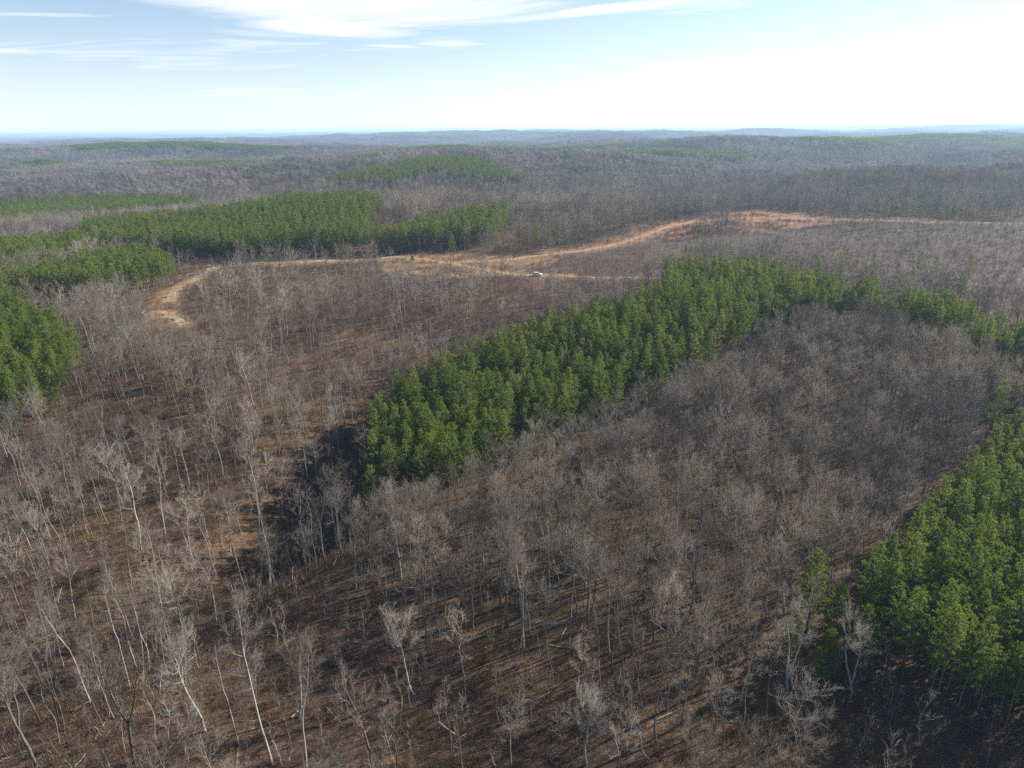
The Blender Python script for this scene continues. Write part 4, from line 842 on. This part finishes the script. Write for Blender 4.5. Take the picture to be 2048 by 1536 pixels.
# ------------------------------------------------------------------ the white sport utility on the dirt road
def make_car():
    paint = plain('white_paint', (0.80, 0.80, 0.79), .25, .5); glass = plain('dark_glass', (0.015, 0.018, 0.02), .08, .6); rub = plain('tyre_rubber', (0.02, 0.02, 0.02), .9, .2)
    alloy = plain('alloy', (.5, .5, .5), .35, .5, .8); trim = plain('black_trim', (.03, .03, .03), .6); lampw = plain('headlamp', (.75, .77, .8), .1); lampr = plain('tail_lamp', (.35, .02, .02), .2)
    e = empty('parked_car', CAR[:2]+(float(H(CAR[0], CAR[1]))+.24,), CAR[2])
    def loft(name, secs, m, parent):   # secs: (x, half width, z0, z1, roof half width)
        V = []; T = []
        for (x_, w_, z0, z1, wt) in secs: V += [(x_, -w_, z0), (x_, -w_, (z0+z1)/2), (x_, -wt, z1), (x_, wt, z1), (x_, w_, (z0+z1)/2), (x_, w_, z0)]
        n = 6
        for i in range(len(secs)-1):
            for j in range(n):
                a, b = i*n+j, i*n+(j+1) % n; c_, d_ = b+n, a+n; T += [(a, c_, b), (a, d_, c_)]
        k = (len(secs)-1)*n; T += [(0, 1, 2), (0, 2, 3), (0, 3, 4), (0, 4, 5), (k, k+2, k+1), (k, k+3, k+2), (k, k+4, k+3), (k, k+5, k+4)]
        return link(name, tri_mesh('car_'+name, np.array(V), np.array(T), [m], None, False), parent)
    body = loft('body', [(-2.62, .80, .55, .95, .78), (-2.5, .95, .38, 1.12, .90), (-1.2, 1.0, .36, 1.16, .93), (.6, 1.0, .36, 1.16, .93), (1.2, 1.0, .36, 1.15, .92), (2.35, .97, .38, 1.02, .86), (2.62, .82, .5, .86, .76)], paint, e)
    loft('roof', [(-2.25, .70, 1.74, 1.80, .60), (-1.9, .76, 1.74, 1.86, .68), (0, .78, 1.74, 1.88, .70), (.45, .74, 1.74, 1.83, .64)], paint, e)
    loft('windscreen', [(.46, .76, 1.10, 1.735, .72), (1.18, .88, 1.10, 1.18, .84)], glass, e)
    loft('cabin_glass', [(-2.42, .86, 1.12, 1.16, .84), (-2.2, .84, 1.12, 1.735, .72), (.44, .86, 1.12, 1.735, .74)], glass, e)
    for s in (-1, 1):
        for x_ in (-2.1, -1.25, -.2): 
            b = Geo(); b.tube([(x_-.02, s*.885, 1.12), (x_, s*.80, 1.74)], [.06, .05], 6); link('pillar', b.mesh('car_pillar', [paint]), e)
        for x_ in (-.85, .2):
            d = loft('door', [(x_-.5, .02, .5, 1.10, .02), (x_+.5, .02, .5, 1.10, .02)], paint, e); d.location = (0, s*1.0, 0); h = Geo(); h.tube([(x_-.4, s*.03, 1.0), (x_-.22, s*.03, 1.0)], [.02, .02], 6); link('handle', h.mesh('car_handle', [trim]), d)
        mi = Geo(); mi.tube([(.75, s*.95, 1.2), (.75, s*1.08, 1.24), (.75, s*1.2, 1.24)], [.03, .09, .07], 6); link('mirror', mi.mesh('car_mirror', [paint]), e)
        hl = Geo(); hl.tube([(2.40, s*.70, .82), (2.56, s*.66, .80)], [.13, .10], 8); hl.cap((2.56, s*.66, .80), .10, (1, 0, 0)); link('headlight', hl.mesh('car_headlight', [lampw]), e)
        tl = Geo(); tl.tube([(-2.56, s*.82, .85), (-2.54, s*.84, 1.10)], [.07, .07], 6); link('tail_light', tl.mesh('car_tail_light', [lampr]), e)
        for x_ in (-1.65, 1.6):
            w = Geo(); w.tube([(x_, s*.80, .40), (x_, s*.82, .40), (x_, s*1.02, .40), (x_, s*1.04, .40)], [.30, .40, .40, .30], 18); wo = link('wheel', w.mesh('car_wheel', [rub]), e)
            ri = Geo(); ri.cap((x_, s*1.041, .40), .29, (0, s, 0), 12); ri.tube([(x_, s*1.03, .40), (x_, s*1.06, .40)], [.28, .2], 12); link('rim', ri.mesh('car_rim', [alloy], False), wo)
    bu = Geo(); bu.tube([(2.5, -.85, .5), (2.66, -.5, .5), (2.68, 0, .5), (2.66, .5, .5), (2.5, .85, .5)], [.1]*5, 6); link('bumper', bu.mesh('car_bumper', [trim]), e)
    gr = Geo(); gr.tube([(2.62, -.45, .72), (2.66, 0, .72), (2.62, .45, .72)], [.08]*3, 6); link('grille', gr.mesh('car_grille', [trim]), e)
    tag(e, 'white sport utility vehicle standing on the tan dirt road', 'car')
make_car()

# ------------------------------------------------------------------ air between here and the horizon
def make_haze():
    m = bpy.data.materials.new('haze_air'); m.use_nodes = True; t = NT(m.node_tree); t.n.clear()
    v = t.new('ShaderNodeVolumePrincipled', ins={'Color': (0.50, 0.74, 1.0, 1), 'Density': HAZE_DENSITY, 'Anisotropy': 0.25})
    out = t.new('ShaderNodeOutputMaterial', ins={'Volume': v.outputs[0]}); m.cycles.homogeneous_volume = True
    R = 36500.0; z0 = ZMIN-1.5; z1 = max(ZMAX+26.0, CAM[2]+6.0)
    V = np.array([(a, b, c) for c in (z0, z1) for b in (-R, R) for a in (-R, R)]); T = np.array([(0, 2, 1), (1, 2, 3), (4, 5, 6), (5, 7, 6), (0, 1, 4), (1, 5, 4), (2, 6, 3), (3, 6, 7), (0, 4, 2), (2, 4, 6), (1, 3, 5), (3, 7, 5)])
    o = link('haze', tri_mesh('haze', V, T, [m], None, False)); tag(o, 'pale blue haze filling the air towards the horizon', 'haze', None, 'stuff')
HAZE_DENSITY = 8.0e-5
make_haze()
